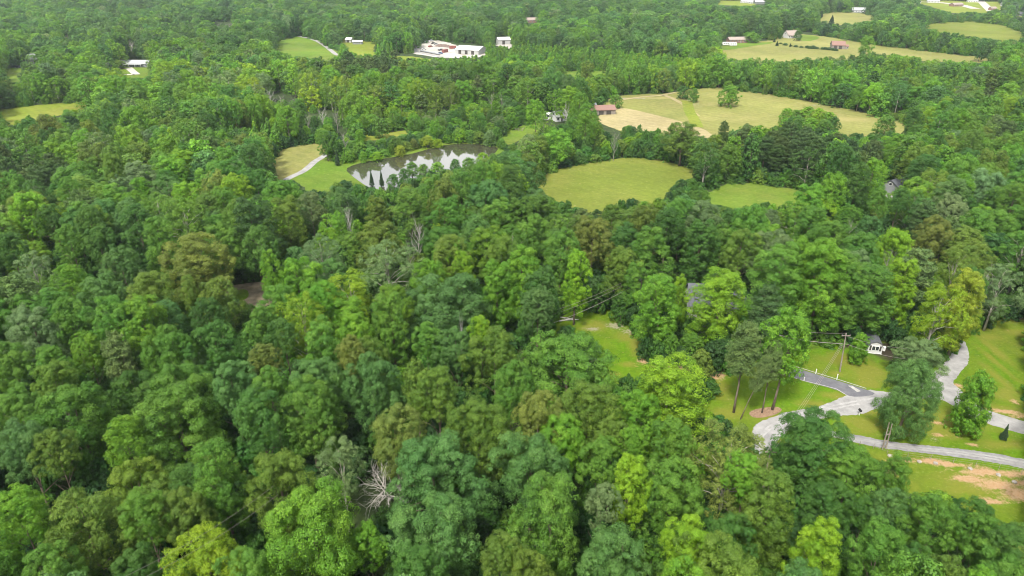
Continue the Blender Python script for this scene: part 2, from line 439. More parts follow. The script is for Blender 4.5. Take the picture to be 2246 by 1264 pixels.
sheet('grassy_swale', ribbon_poly([(1506, 222), (1512, 245), (1522, 262), (1530, 280)], 6), .2, YELL, smooth=0, world=True)
field('pond_meadow', [(590, 372), (605, 335), (640, 320), (715, 313), (735, 330), (705, 350), (690, 356), (665, 376), (640, 392), (600, 395)], TAN, .06)
field('pond_lawn', [(630, 392), (690, 355), (712, 346), (745, 355), (800, 348), (870, 334), (920, 318), (985, 308), (1060, 312), (1110, 312), (1120, 335), (1080, 370), (960, 395), (860, 425), (760, 430), (690, 428), (655, 408)], GREEN, .05)
sheet('lane', ribbon_poly([(625, 396), (640, 388), (665, 377), (680, 365), (690, 355), (711, 343), (722, 335)], 3.0), .1, GRAVEL, smooth=1, world=True)
field('back_meadow', [(755, 310), (800, 298), (880, 287), (960, 285), (960, 293), (880, 300), (800, 312)], YELL, .06)
field('side_meadow', [(1090, 300), (1110, 286), (1150, 275), (1200, 266), (1195, 285), (1150, 305), (1115, 318), (1095, 315)], GREEN, .06)
field('left_meadow', [(-80, 245), (0, 238), (60, 232), (130, 227), (205, 222), (200, 240), (120, 256), (60, 268), (0, 280), (-80, 290)], YELL, .06)
field('farm_pasture', [(10, 148), (48, 150), (45, 180), (25, 188), (5, 178)], GREEN, .06, smooth=0)
field('farm_pasture', [(148, 158), (178, 158), (178, 175), (150, 172)], GREEN, .06, smooth=0)
field('farm_pasture', [(262, 148), (330, 148), (330, 172), (262, 170)], GREEN, .06, smooth=0)
field('hill_pasture', [(590, 118), (600, 98), (620, 84), (650, 79), (690, 84), (725, 100), (750, 122), (720, 135), (640, 135)], GREEN, .06)
sheet('lane', ribbon_poly([(650, 79), (690, 87), (715, 102), (728, 113), (740, 122)], 4), .12, GRAVEL, smooth=1, world=True)
field('valley_pasture', [(740, 84), (790, 84), (825, 92), (818, 112), (830, 121), (900, 124), (960, 133), (880, 145), (800, 135), (760, 115)], YELL, .06)
field('gravel_yard', [(905, 118), (912, 104), (930, 92), (958, 89), (985, 94), (1010, 103), (1065, 106), (1080, 118), (1040, 128), (980, 128), (940, 124)], YARDG, .1)
sheet('lane', ribbon_poly([(912, 88), (908, 100), (910, 112), (930, 118), (960, 124), (985, 127)], 4), .14, GRAVEL, smooth=1, world=True)
field('barn_yard', [(1085, 99), (1120, 97), (1150, 101), (1150, 108), (1110, 108)], YARDG, .1)
field('narrow_meadow', [(1225, 158), (1260, 153), (1335, 155), (1350, 163), (1280, 172), (1230, 166)], GREEN, .06)
field('farm_hay_field', [(1570, 112), (1585, 97), (1640, 94), (1680, 90), (1700, 80), (1750, 75), (1800, 79), (1905, 96), (1990, 105), (2100, 120), (2195, 130), (2195, 140), (2050, 136), (1900, 130), (1800, 134), (1720, 140), (1620, 140), (1580, 132)], TAN, .06)
sheet('mown_lawn', [(1575, 110), (1585, 97), (1640, 95), (1690, 92), (1700, 95), (1640, 103), (1600, 110)], .12, GREEN, None, (), 1)
sheet('mown_lawn', [(1740, 86), (1750, 76), (1790, 79), (1800, 85), (1770, 92)], .12, GREEN, None, (), 1)
field('upper_hay_field', [(2000, 60), (2030, 52), (2080, 48), (2130, 47), (2190, 54), (2300, 72), (2300, 100), (2200, 98), (2120, 85), (2040, 72)], HAY, .06)
field('upper_meadow', [(1790, 44), (1800, 28), (1850, 25), (1900, 31), (1945, 38), (1900, 52), (1840, 56), (1800, 52)], TAN, .06)
field('hill_meadow', [(1565, 4), (1575, -2), (1625, -2), (1660, 5), (1655, 16), (1575, 13)], YELL, .06)
field('town_lots', [(1995, 2), (2060, -3), (2246, -4), (2330, 0), (2330, 30), (2246, 40), (2200, 22), (2150, 33), (2080, 28), (2040, 14)], YELL, .06)
sheet('town_street', ribbon_poly([(2000, 4), (2060, 6), (2110, 12), (2140, 20)], 14), .3, YARDG, smooth=0, world=True)
sheet('town_street', ribbon_poly([(2150, 2), (2160, 12), (2175, 26)], 12), .3, YARDG, smooth=0, world=True)
field('top_meadow', [(230, 34), (258, 32), (258, 38), (235, 40)], TAN, .06, smooth=0)
field('top_meadow', [(1425, 63), (1452, 64), (1450, 75), (1430, 74)], GREEN, .06, smooth=0)
field('house_yard', [(1905, 400), (1925, 392), (1970, 395), (1990, 420), (1985, 440), (1940, 440), (1910, 425)], GREEN, .06)
sheet('paved_drive', ribbon_poly([(1937, 424), (1946, 430), (1955, 436), (1965, 446)], 3.4), .1, GRAVEL, smooth=0, world=True)
field('forest_clearing', [(480, 640), (508, 626), (560, 620), (605, 620), (610, 660), (560, 690), (500, 685)], DIRT, .05)
sheet('clearing_grass', [(506, 640), (540, 633), (548, 648), (536, 660), (510, 662)], .08, LAWN)
sheet('farm_drive', ribbon_poly([(272, 152), (282, 149), (292, 158), (300, 164)], 5), .12, YARDG, smooth=0, world=True)
sheet('farm_drive', ribbon_poly([(-20, 145), (20, 147), (45, 148)], 4), .12, GRAVEL, smooth=0, world=True)
sheet('farm_drive', ribbon_poly([(262, 164), (295, 164)], 4), .12, YARDG, smooth=0, world=True)
sheet('farm_drive', ribbon_poly([(1180, 262), (1205, 262), (1230, 266)], 3), .12, GRAVEL, smooth=0, world=True)

# water
wm, nt, bs = new_mat('pond_water')
bs.inputs['Base Color'].default_value = (.045, .045, .028, 1); bs.inputs['Roughness'].default_value = .05; bs.inputs['IOR'].default_value = 2.8
n_ = nt.nodes.new('ShaderNodeTexNoise'); n_.inputs['Scale'].default_value = 1.5; n_.inputs['Detail'].default_value = 3
g_ = nt.nodes.new('ShaderNodeNewGeometry'); nt.links.new(g_.outputs['Position'], n_.inputs['Vector'])
b_ = nt.nodes.new('ShaderNodeBump'); b_.inputs['Strength'].default_value = .02; b_.inputs['Distance'].default_value = .1
nt.links.new(n_.outputs['Fac'], b_.inputs['Height']); nt.links.new(b_.outputs[0], bs.inputs['Normal'])
POND = [(757, 372), (775, 362), (830, 350), (880, 343), (915, 335), (945, 326), (985, 317), (1030, 316), (1085, 320), (1095, 330), (1060, 352), (1045, 368), (1000, 385), (960, 400), (900, 412), (860, 420), (815, 416), (790, 400), (770, 385)]
sheet('pond', POND, .09, wm, None, (), 1)

# ------------------------------------------------------------------ parts of the photograph that no tree may cover
CL = []
CL += [[(1900, 736), (1936, 736), (1940, 778), (1898, 778)], [(1172, 397), (1200, 380), (1290, 357), (1360, 347), (1400, 345), (1450, 351), (1500, 366), (1522, 373), (1508, 388), (1480, 398), (1462, 420), (1430, 430), (1350, 440), (1300, 455), (1240, 430), (1200, 418)],
       [(1540, 432), (1590, 402), (1640, 400), (1700, 410), (1780, 424), (1750, 440), (1690, 443), (1640, 449), (1555, 446)],
       [(1312, 257), (1330, 225), (1345, 211), (1400, 208), (1480, 204), (1500, 196), (1560, 192), (1680, 207), (1850, 238), (1985, 270), (1996, 284), (1940, 292), (1850, 293), (1830, 280), (1800, 262), (1740, 255), (1690, 266), (1640, 272), (1600, 285), (1560, 297), (1520, 298), (1490, 285), (1440, 280), (1380, 272), (1340, 268)],
       [(604, 366), (612, 330), (640, 320), (712, 314), (718, 345), (760, 358), (830, 345), (870, 336), (900, 328), (985, 312), (1085, 319), (1085, 332), (1050, 350), (1035, 358), (1000, 366), (935, 376), (905, 372), (900, 382), (870, 398), (840, 408), (812, 412), (770, 392), (740, 392), (712, 420), (690, 416), (650, 396), (610, 388)],
       [(760, 308), (830, 294), (890, 288), (890, 296), (800, 306)],
       [(1098, 300), (1110, 287), (1150, 275), (1198, 267), (1185, 280), (1140, 300), (1110, 313)],
       [(0, 240), (60, 233), (200, 222), (190, 236), (110, 246), (60, 254), (0, 272)],
       [(15, 148), (48, 150), (42, 172), (28, 180), (10, 165)], [(262, 150), (325, 148), (325, 164), (270, 166)],
       [(600, 108), (612, 88), (650, 79), (690, 85), (745, 120), (700, 126), (650, 122), (630, 114)],
       [(745, 86), (822, 92), (818, 118), (775, 112)], [(830, 118), (910, 118), (912, 102), (930, 90), (960, 88), (1000, 92), (1062, 98), (1062, 118), (1000, 122), (980, 124), (900, 126)],
       [(1085, 80), (1120, 80), (1122, 100), (1085, 100)], [(1235, 156), (1325, 155), (1325, 164), (1240, 164)],
       [(1583, 108), (1585, 80), (1635, 78), (1700, 90), (1712, 72), (1760, 68), (1905, 97), (2100, 120), (2190, 130), (2180, 135), (2050, 127), (1980, 118), (1900, 110), (1850, 122), (1800, 119), (1720, 131), (1680, 122), (1620, 128), (1590, 122)],
       [(2010, 57), (2060, 50), (2130, 47), (2190, 54), (2246, 70), (2246, 84), (2190, 86), (2130, 78), (2060, 66)],
       [(1797, 42), (1802, 29), (1850, 26), (1900, 32), (1935, 38), (1880, 47), (1830, 52)], [(1868, 17), (1895, 17), (1895, 28), (1868, 28)],
       [(1572, 2), (1612, 0), (1640, 4), (1680, 2), (1680, 12), (1620, 12), (1575, 9)], [(2010, 2), (2110, 2), (2200, 4), (2200, 16), (2150, 26), (2080, 24), (2030, 12)], [(2225, 25), (2246, 25), (2246, 38), (2228, 36)],
       [(508, 628), (588, 621), (584, 655), (520, 657)],
       [(1218, 714), (1262, 680), (1335, 683), (1345, 705), (1400, 738), (1412, 760), (1400, 775), (1440, 800), (1520, 800), (1520, 812), (1400, 818), (1335, 832), (1348, 775), (1320, 745), (1280, 718)],
       [(1560, 895), (1590, 850), (1590, 822), (1720, 800), (1760, 742), (1850, 760), (1940, 772), (1945, 850), (1900, 925), (1845, 950), (1780, 885), (1660, 960), (1640, 925)],
       [(1845, 912), (1925, 890), (2050, 870), (2090, 840), (2130, 790), (2115, 750), (2160, 700), (2246, 690), (2246, 1140), (2190, 1115), (2080, 1080), (2020, 1060), (1990, 1020), (1945, 1000), (1845, 968)],
       [(1655, 940), (1760, 899), (1810, 890), (1700, 960), (1682, 972)],
       [(1496, 606), (1530, 606), (1530, 662), (1496, 662)],
       [(1290, 235), (1335, 235), (1335, 250), (1290, 250)], [(1200, 249), (1240, 249), (1240, 266), (1200, 266)],
       [(63, 124), (82, 124), (82, 140), (63, 140)], [(223, 135), (244, 135), (244, 149), (223, 149)], [(277, 132), (326, 132), (326, 148), (277, 148)],
       [(1940, 398), (1975, 398), (1965, 435), (1938, 432)], [(235, 34), (258, 33), (256, 38)], [(1428, 64), (1450, 65), (1448, 73)], [(1155, 41), (1177, 41), (1177, 51), (1155, 51)]]
MS = 0.5
MWd, MHt = int(SW * MS) + 200, int(SH * MS) + 120
mgx, mgy = np.meshgrid(np.arange(MWd), np.arange(MHt))
mask = np.zeros((MHt, MWd), bool)
for p in CL:
    q = [(x * MS + 100, y * MS + 60) for x, y in p]
    x0 = max(0, int(min(a for a, b in q)) - 1); x1 = min(MWd, int(max(a for a, b in q)) + 2)
    y0 = max(0, int(min(b for a, b in q)) - 1); y1 = min(MHt, int(max(b for a, b in q)) + 2)
    mask[y0:y1, x0:x1] |= inside(mgx[y0:y1, x0:x1], mgy[y0:y1, x0:x1], q)


def hits(px, py):
    i = np.clip((px * MS + 100).astype(int), 0, MWd - 1); j = np.clip((py * MS + 60).astype(int), 0, MHt - 1)
    ok = (px * MS + 100 >= 0) & (px * MS + 100 < MWd) & (py * MS + 60 >= 0) & (py * MS + 60 < MHt)
    return mask[j, i] & ok

# ------------------------------------------------------------------ trees
def unit(v): return v / (np.linalg.norm(v, axis=-1, keepdims=True) + 1e-9)


def leaf_mesh(name, P, Nn, size, vary, mat, aspect=.62):
    """one folded leaf spray (4 corners) per point"""
    rs = np.random.RandomState(len(P) % 1000 + 7)
    n = len(P)
    Nn = unit(Nn)
    a = unit(rs.normal(size=(n, 3))); t = unit(np.cross(Nn, a)); b = np.cross(Nn, t)
    s = (size * rs.uniform(.7, 1.3, n))[:, None]
    V = np.empty((n, 4, 3))
    V[:, 0] = P + t * s * .5
    V[:, 1] = P + b * s * .5 * aspect - Nn * s * .10
    V[:, 2] = P - t * s * .5
    V[:, 3] = P - b * s * .5 * aspect - Nn * s * .10
    me = bpy.data.meshes.new(name)
    me.vertices.add(n * 4); me.vertices.foreach_set('co', V.ravel())
    me.loops.add(n * 4); me.loops.foreach_set('vertex_index', np.arange(n * 4))
    me.polygons.add(n); me.polygons.foreach_set('loop_start', np.arange(n) * 4); me.polygons.foreach_set('loop_total', np.full(n, 4))
    at_ = me.attributes.new('vary', 'FLOAT_VECTOR', 'FACE')
    vv = np.zeros((n, 3), np.float32); vv[:, 0] = rs.uniform(0, 1, n); vv[:, 1] = vary
    at_.data.foreach_set('vector', vv.ravel())
    me.materials.append(mat)
    me.update(); me.validate()
    return me


def profile(shape, t):
    if shape == 'round': return np.sqrt(np.clip(1 - ((t - .42) / .60) ** 2, 0.02, 1))
    if shape == 'tall': return np.where(t < .35, .62 + t * 1.08, np.sqrt(np.clip(1 - ((t - .35) / .70) ** 2, .02, 1)))
    if shape == 'open': return np.sqrt(np.clip(1 - ((t - .5) / .54) ** 2, .04, 1))
    if shape == 'cone': return np.clip(1.02 - t, .06, 1) ** .8
    if shape == 'column': return np.clip(np.minimum(t * 4 + .45, 1), 0, 1) * np.sqrt(np.clip(1 - (t * .97) ** 3, .02, 1))
    return np.ones_like(t)


def crown_points(seed, shape, Rr, Ht, base, nl, ns, nf, lobe=.36, spread=.74, irregular=.22, flat=1.0, puff=.55):
    rs = np.random.RandomState(seed)
    # the outline of each tree is pushed in and out by a few random swellings
    ph = rs.uniform(0, 6.28, 4); am = rs.uniform(.3, 1, 4) * irregular
    t = (np.arange(nl) + rs.uniform(0, 1, nl)) / nl
    t = t ** .85
    ang = np.arange(nl) * 2.39996 + rs.uniform(-.5, .5, nl)
    pr = profile(shape, t)
    sw = 1 + am[0] * np.sin(ang + ph[0]) + am[1] * np.sin(2 * ang + ph[1]) + am[2] * np.sin(3 * ang + ph[2] + t * 4) * .6
    lr = Rr * lobe * (.55 + .45 * pr) * rs.uniform(.58, 1.4, nl)
    rad = np.clip(Rr * pr * sw * spread * rs.uniform(.75, 1.08, nl), 0, None)
    C = np.stack([np.cos(ang) * rad, np.sin(ang) * rad, base + (Ht - base) * t - lr * .6], 1)
    # filling inside
    k = max(4, nl // 4)
    ti = rs.uniform(.15, .88, k); ai = rs.uniform(0, 6.28, k); ri = Rr * profile(shape, ti) * rs.uniform(0, .4, k)
    Ci = np.stack([np.cos(ai) * ri, np.sin(ai) * ri, base + (Ht - base) * ti], 1)
    C = np.concatenate([C, Ci]); lr = np.concatenate([lr, Rr * lobe * .9 * np.ones(k)])
    nl = len(C)
    cen = np.array([0, 0, base + (Ht - base) * .4])
    lobetint = rs.uniform(0, 1, nl)
    # puffs on every limb
    out = unit(C - cen)
    D = unit(rs.normal(size=(nl, ns, 3)) + out[:, None] * .75 + np.array([0, 0, .55]))
    pr_ = puff * rs.uniform(.65, 1.35, (nl, ns))
    PC = C[:, None] + D * (lr[:, None] * rs.uniform(.72, 1.08, (nl, ns)))[..., None] * np.array([1, 1, flat])
    # leaves on every puff, a rounded cap that hangs a little at its rim
    D2 = unit(rs.normal(size=(nl, ns, nf, 3)) + D[:, :, None] * .55 + np.array([0, 0, .45]))
    q = rs.uniform(.80, 1.10, (nl, ns, nf)) * (1 + .25 * (rs.uniform(0, 1, (nl, ns, nf)) > .9))
    P = PC[:, :, None] + D2 * (pr_[..., None] * q)[..., None] * np.array([1.1, 1.1, .85])
    Nn = D2 + D[:, :, None] * .25 + np.array([0, 0, .12]) + rs.normal(size=D2.shape) * .30
    vary = np.clip(lobetint[:, None, None] * .5 + rs.uniform(0, 1, (nl, ns))[..., None] * .35 + rs.uniform(0, .15, (nl, ns, nf)), 0, 1)
    return P.reshape(-1, 3), Nn.reshape(-1, 3), vary.ravel(), C


def pine_points(seed, Rr, Ht, base, nb, per, slope=.12, cone=False):
    rs = np.random.RandomState(seed)
    t = np.sort(rs.uniform(0, 1, nb)); ang = np.arange(nb) * 2.39996 + rs.uniform(-.4, .4, nb)
    if cone: pr = np.clip(1.03 - t, .07, 1)
    else: pr = np.sqrt(np.clip(1 - ((t - .38) / .66) ** 2, .05, 1))
    Lb = Rr * pr * rs.uniform(.75, 1.1, nb)
    P = []; Nn = []; V = []; C = []
    for i in range(nb):
        z = base + (Ht - base) * t[i]; dx, dy = math.cos(ang[i]), math.sin(ang[i])
        m = per
        s = rs.beta(2.2, 1.2, m)
        w = .34 * Lb[i] * np.sin(np.clip(s, .1, .96) * math.pi) ** .6
        lat = rs.normal(size=m) * w * .55
        up = rs.normal(size=m) * .22 + slope * Lb[i] * s
        x = dx * Lb[i] * s - dy * lat; y = dy * Lb[i] * s + dx * lat
        # tufts
        P.append(np.stack([x, y, z + up], 1))
        n = rs.normal(size=(m, 3)) * .75 + np.array([dx * .3, dy * .3, .8]); Nn.append(n)
        V.append(np.clip(rs.uniform(0, 1) * .6 + rs.uniform(0, .4, m), 0, 1)); C.append((dx * Lb[i] * .8, dy * Lb[i] * .8, z + slope * Lb[i] * .7))
    return np.concatenate(P), np.concatenate(Nn), np.concatenate(V), np.array(C)


def trunk_mesh(name, seed, Ht, base, tips, r0, nlimb=9, mat=None, lean=0.0, top=.92):
    rs = random.Random(seed)
    mb = MB()
    bend = [(rs.uniform(-.25, .25) + lean * k * .15, rs.uniform(-.25, .25)) for k in range(7)]
    pts = []; rad = []
    for k in range(7):
        f = k / 6
        pts.append((bend[k][0] * f, bend[k][1] * f, Ht * top * f if k else -.4)); rad.append(r0 * (1.35 if k == 0 else (1 - f) ** .8 + .06))
    mb.tube(pts, rad, 7)
    idx = list(range(len(tips))); rs.shuffle(idx)
    for i in idx[:nlimb]:
        tp = Vector(tips[i]); z0 = max(base * .75, min(tp.z - 1.2, tp.z * rs.uniform(.55, .85)))
        f = z0 / (Ht * top); kk = min(5, int(f * 6)); g = f * 6 - kk
        p0 = Vector(pts[kk]).lerp(Vector(pts[kk + 1]), max(0, min(1, g)))
        mid = p0.lerp(tp, .5) + Vector((rs.uniform(-.4, .4), rs.uniform(-.4, .4), .5))
        r = r0 * .42 * (1 - f * .6)
        mb.tube([p0, mid, tp], [r, r * .6, r * .18], 5)
    return mb.mesh(name, mat or M_BARK, True)


def dead_mesh(name, seed, Ht, r0, mat, spread=1.0, n1=11, up=.5, start=.3):
    rs = random.Random(seed); mb = MB()
    def grow(p, d, ln, r, lev):
        pts = [p]; rad = [r]; q = p; dd = d
        n = 4
        for k in range(n):
            dd = (dd + Vector((rs.uniform(-.22, .22), rs.uniform(-.22, .22), rs.uniform(-.10, .16)))).normalized()
            q = q + dd * ln / n; pts.append(q); rad.append(r * (1 - (k + 1) / n * .75))
            if lev < 3 and k >= 0:
                for _ in range(2 if lev < 2 else 1):
                    a = rs.uniform(0, 6.28); s = Vector((math.cos(a), math.sin(a), rs.uniform(.1, .7))).normalized()
                    grow(q, (dd * .8 + s * .8).normalized(), ln * rs.uniform(.35, .55), r * .45 * (1 - k / n * .4), lev + 1)
        mb.tube(pts, rad, 4 if lev > 1 else 6)
    top = []
    P = [Vector((0, 0, -.3))]; rr = [r0 * 1.2]
    for k in range(1, 6):
        P.append(Vector((rs.uniform(-.2, .2) * k * .5, rs.uniform(-.2, .2) * k * .5, Ht * .78 * k / 5))); rr.append(r0 * (1 - k / 5 * .8))
    mb.tube(P, rr, 7)
    for i in range(n1):
        f = start + (1 - start) * (i + rs.random()) / n1
        k = min(4, int(f * 5)); p = P[k].lerp(P[k + 1], f * 5 - k)
        a = i * 2.4 + rs.uniform(-.4, .4)
        grow(p, Vector((math.cos(a) * spread, math.sin(a) * spread, up + rs.uniform(-.1, .5))).normalized(), Ht * rs.uniform(.22, .36) * (1.15 - f * .5), r0 * .45 * (1.1 - f * .6), 1)
    return mb.mesh(name, mat, True)


# kind -> list of (crown mesh, trunk mesh, radius, height)
PROTO = {}


def make_kind(kind, n, shape, Rr, Ht, base, nl, ns, nf, leaf, r0, lobe=.36, spread=.74, limbs=9, mat=None, bark=None, irregular=.22, seed0=0, flat=1.0, puff=.55):
    for i in range(n):
        P, Nn, vy, C = crown_points(seed0 + i * 17 + 3, shape, Rr, Ht, base, nl, ns, nf, lobe, spread, irregular, flat, puff)
        me = leaf_mesh('crown', P, Nn, leaf, vy, mat or M_LEAF)
        PROTO.setdefault(kind, []).append((me, trunk_mesh('trunk', i, Ht, base, [c for c in C if c[2] > base] or C, r0, limbs, bark), Rr, Ht))


def make_pine(kind, n, Rr, Ht, base, nb, per, leaf, r0, cone=False, slope=.12, seed0=0, aspect=.3):
    for i in range(n):
        P, Nn, vy, C = pine_points(seed0 + i * 13 + 1, Rr, Ht, base, nb, per, slope, cone)
        me = leaf_mesh('crown', P, Nn, leaf, vy, M_NEEDLE, aspect)
        PROTO.setdefault(kind, []).append((me, trunk_mesh('trunk', i + 50, Ht, base, C, r0, 14, M_BARK, top=.97), Rr, Ht))


make_kind('round', 8, 'round', 6.0, 18, 6.0, 32, 20, 70, .225, .34, .33, .84, seed0=100, puff=.58, irregular=.34)
make_kind('tall', 4, 'tall', 4.6, 20, 4.0, 40, 16, 60, .225, .32, .33, .80, seed0=300, puff=.54, irregular=.25)
make_kind('open', 3, 'open', 5.6, 18, 5.5, 34, 13, 42, .22, .30, .30, .84, 22, bark=M_PALEBARK, irregular=.36, seed0=500, puff=.5)
make_kind('feathery', 3, 'round', 6.0, 17, 5.0, 60, 16, 40, .20, .30, .28, .84, seed0=700, flat=.75, puff=.42, irregular=.15)
make_kind('young', 2, 'cone', 2.2, 8.0, .6, 26, 8, 24, .26, .12, .42, .62, 4, seed0=800, puff=.3)
make_kind('small', 3, 'round', 3.0, 7.5, 1.0, 24, 10, 30, .28, .14, .40, .68, 5, seed0=850, puff=.42)
make_kind('bush', 2, 'round', 2.0, 2.8, -.2, 16, 8, 26, .26, .06, .45, .62, 3, seed0=900, puff=.35)
make_kind('yardtree', 1, 'column', 3.5, 9.0, .9, 44, 12, 32, .27, .16, .34, .74, 5, seed0=930, puff=.42)
make_kind('specimen', 1, 'round', 7.0, 16, 2.6, 80, 18, 46, .235, .42, .26, .84, 12, seed0=950, irregular=.14, puff=.6)
make_kind('lanky', 2, 'tall', 4.6, 19, 7.5, 44, 11, 36, .29, .26, .32, .76, 9, seed0=970, irregular=.3, puff=.52)
make_pine('pine', 3, 4.2, 19, 7.0, 80, 200, .42, .26, seed0=40, aspect=.4)
make_pine('lawnpine', 2, 3.7, 19.5, 9.5, 84, 240, .34, .24, seed0=60, aspect=.4)
make_pine('cedar', 2, 2.0, 8.5, .3, 80, 110, .34, .12, True, .3, seed0=80, aspect=.5)
# light copies for the woods behind
make_kind('round_far', 5, 'round', 6.0, 17, 3.5, 22, 10, 14, .72, .34, .37, .82, 2, seed0=1100, puff=.95, irregular=.28)
make_kind('tall_far', 3, 'tall', 4.6, 19, 3.0, 28, 7, 10, .75, .30, .36, .74, 2, seed0=1300, puff=.85)
make_kind('young_far', 3, 'cone', 2.3, 8.0, .4, 16, 5, 9, .55, .12, .42, .62, 2, seed0=1500, puff=.45)
make_pine('pine_far', 2, 4.2, 18, 4.0, 40, 36, 1.0, .26, seed0=1600, aspect=.45)
make_kind('round_mid', 5, 'round', 6.0, 18, 4.5, 30, 16, 32, .36, .34, .35, .84, 3, seed0=1700, puff=.72, irregular=.28)
make_kind('open_mid', 2, 'open', 5.4, 17, 4.5, 30, 9, 18, .44, .30, .32, .82, 10, seed0=1800, bark=M_PALEBARK, irregular=.34, puff=.6)
DEAD = {'bleached': [dead_mesh('trunk', 21, 15, .22, M_DEAD, 1.0, 20, .55, .22)], 'dead': [dead_mesh('trunk', 3, 15, .22, M_DEAD, .8, 13), dead_mesh('trunk', 8, 14, .26, M_DEAD, .7, 9, 1.1, .35)],
        'snag': [dead_mesh('trunk', 12, 13, .22, M_DEADGREY, .8, 10, .9), dead_mesh('trunk', 17, 13, .22, M_DEADGREY, 1.0, 9, .7)]}

TINT = {
    'deep': (.050, .136, .021), 'dark': (.033, .090, .020), 'bluegreen': (.072, .170, .038), 'mid': (.078, .190, .022), 'bright': (.100, .240, .018),
    'lime': (.132, .275, .014), 'yellow': (.165, .275, .013), 'olive': (.096, .176, .022), 'brown': (.118, .166, .028), 'grey': (.112, .192, .064),
    'pine': (.062, .118, .030), 'palepine': (.100, .170, .046), 'cedar': (.036, .074, .030), 'gold': (.20, .28, .022)}
WORD = {'deep': 'deep green', 'dark': 'very dark green', 'bluegreen': 'blue-green', 'mid': 'mid green', 'bright': 'bright green', 'lime': 'lime green',
        'yellow': 'yellow-green', 'olive': 'olive green', 'brown': 'brownish olive', 'grey': 'pale grey-green', 'pine': 'dull green', 'palepine': 'pale green', 'cedar': 'dark', 'gold': 'golden green'}
SHAPEW = {'round': 'broad', 'tall': 'tall', 'open': 'open-branched', 'feathery': 'feathery', 'young': 'young', 'small': 'small round', 'bush': 'low', 'yardtree': 'small',
          'specimen': 'large round', 'lanky': 'bare-stemmed', 'pine': 'layered', 'lawnpine': 'bare-stemmed', 'cedar': 'conical'}

rng = random.Random(5)
trees = []      # dicts: x y r h kind tint hero label


def jitter(c, rg, a=.12):
    k = 1 + rg.uniform(-a, a) * 1.3
    return [max(.005, c[0] * k * (1 + rg.uniform(-a, a))), max(.005, c[1] * k), max(.004, c[2] * k * (1 + rg.uniform(-a, a)))]


def add_top(px, ytop, w, cls, shape='round', h=None, label=None, cat='tree', name='broadleaf_tree'):
    """a forest tree known by its crown: the top stands on the line of sight through (px, ytop)"""
    ht = {'round': 18, 'tall': 20, 'open': 17.5, 'feathery': 17, 'pine': 19, 'young': 9, 'small': 8, 'bush': 3, 'yardtree': 9, 'specimen': 16, 'lanky': 19}.get(shape, 18)
    h = h or ht * rng.uniform(.93, 1.07)
    p = at(px, ytop + w * .04, h)
    d = proj(p.x, p.y, h)[2]
    r = w * .5 * d / F
    # the top seen is the far-side shoulder of a rounded crown, so the axis stands nearer than the line's end
    y = p.y - r * .35 * (1 if shape in ('round', 'open', 'feathery') else .2)
    trees.append(dict(x=p.x, y=y, r=r * .94, h=h, kind=shape, cls=cls, tint=jitter(TINT[cls], rng, .07), hero=True, label=label, cat=cat, name=name, rot=rng.uniform(0, 6.28)))


def add_base(px, ybase, ytop, w, cls, shape, label=None, cat='tree', name='broadleaf_tree', lean=0, group=None, rot=None):
    p = at(px, ybase)
    r0 = ray(px, ytop); k = p.y / r0.y; h = H + r0.z * k
    d = proj(p.x, p.y, h / 2)[2]
    trees.append(dict(x=p.x, y=p.y, r=w * .46 * d / F, h=h, kind=shape, cls=cls, tint=jitter(TINT[cls], rng, .05), hero=True, label=label, cat=cat, name=name, rot=rng.uniform(0, 6.28) if rot is None else rot, lean=lean, group=group, based=True))


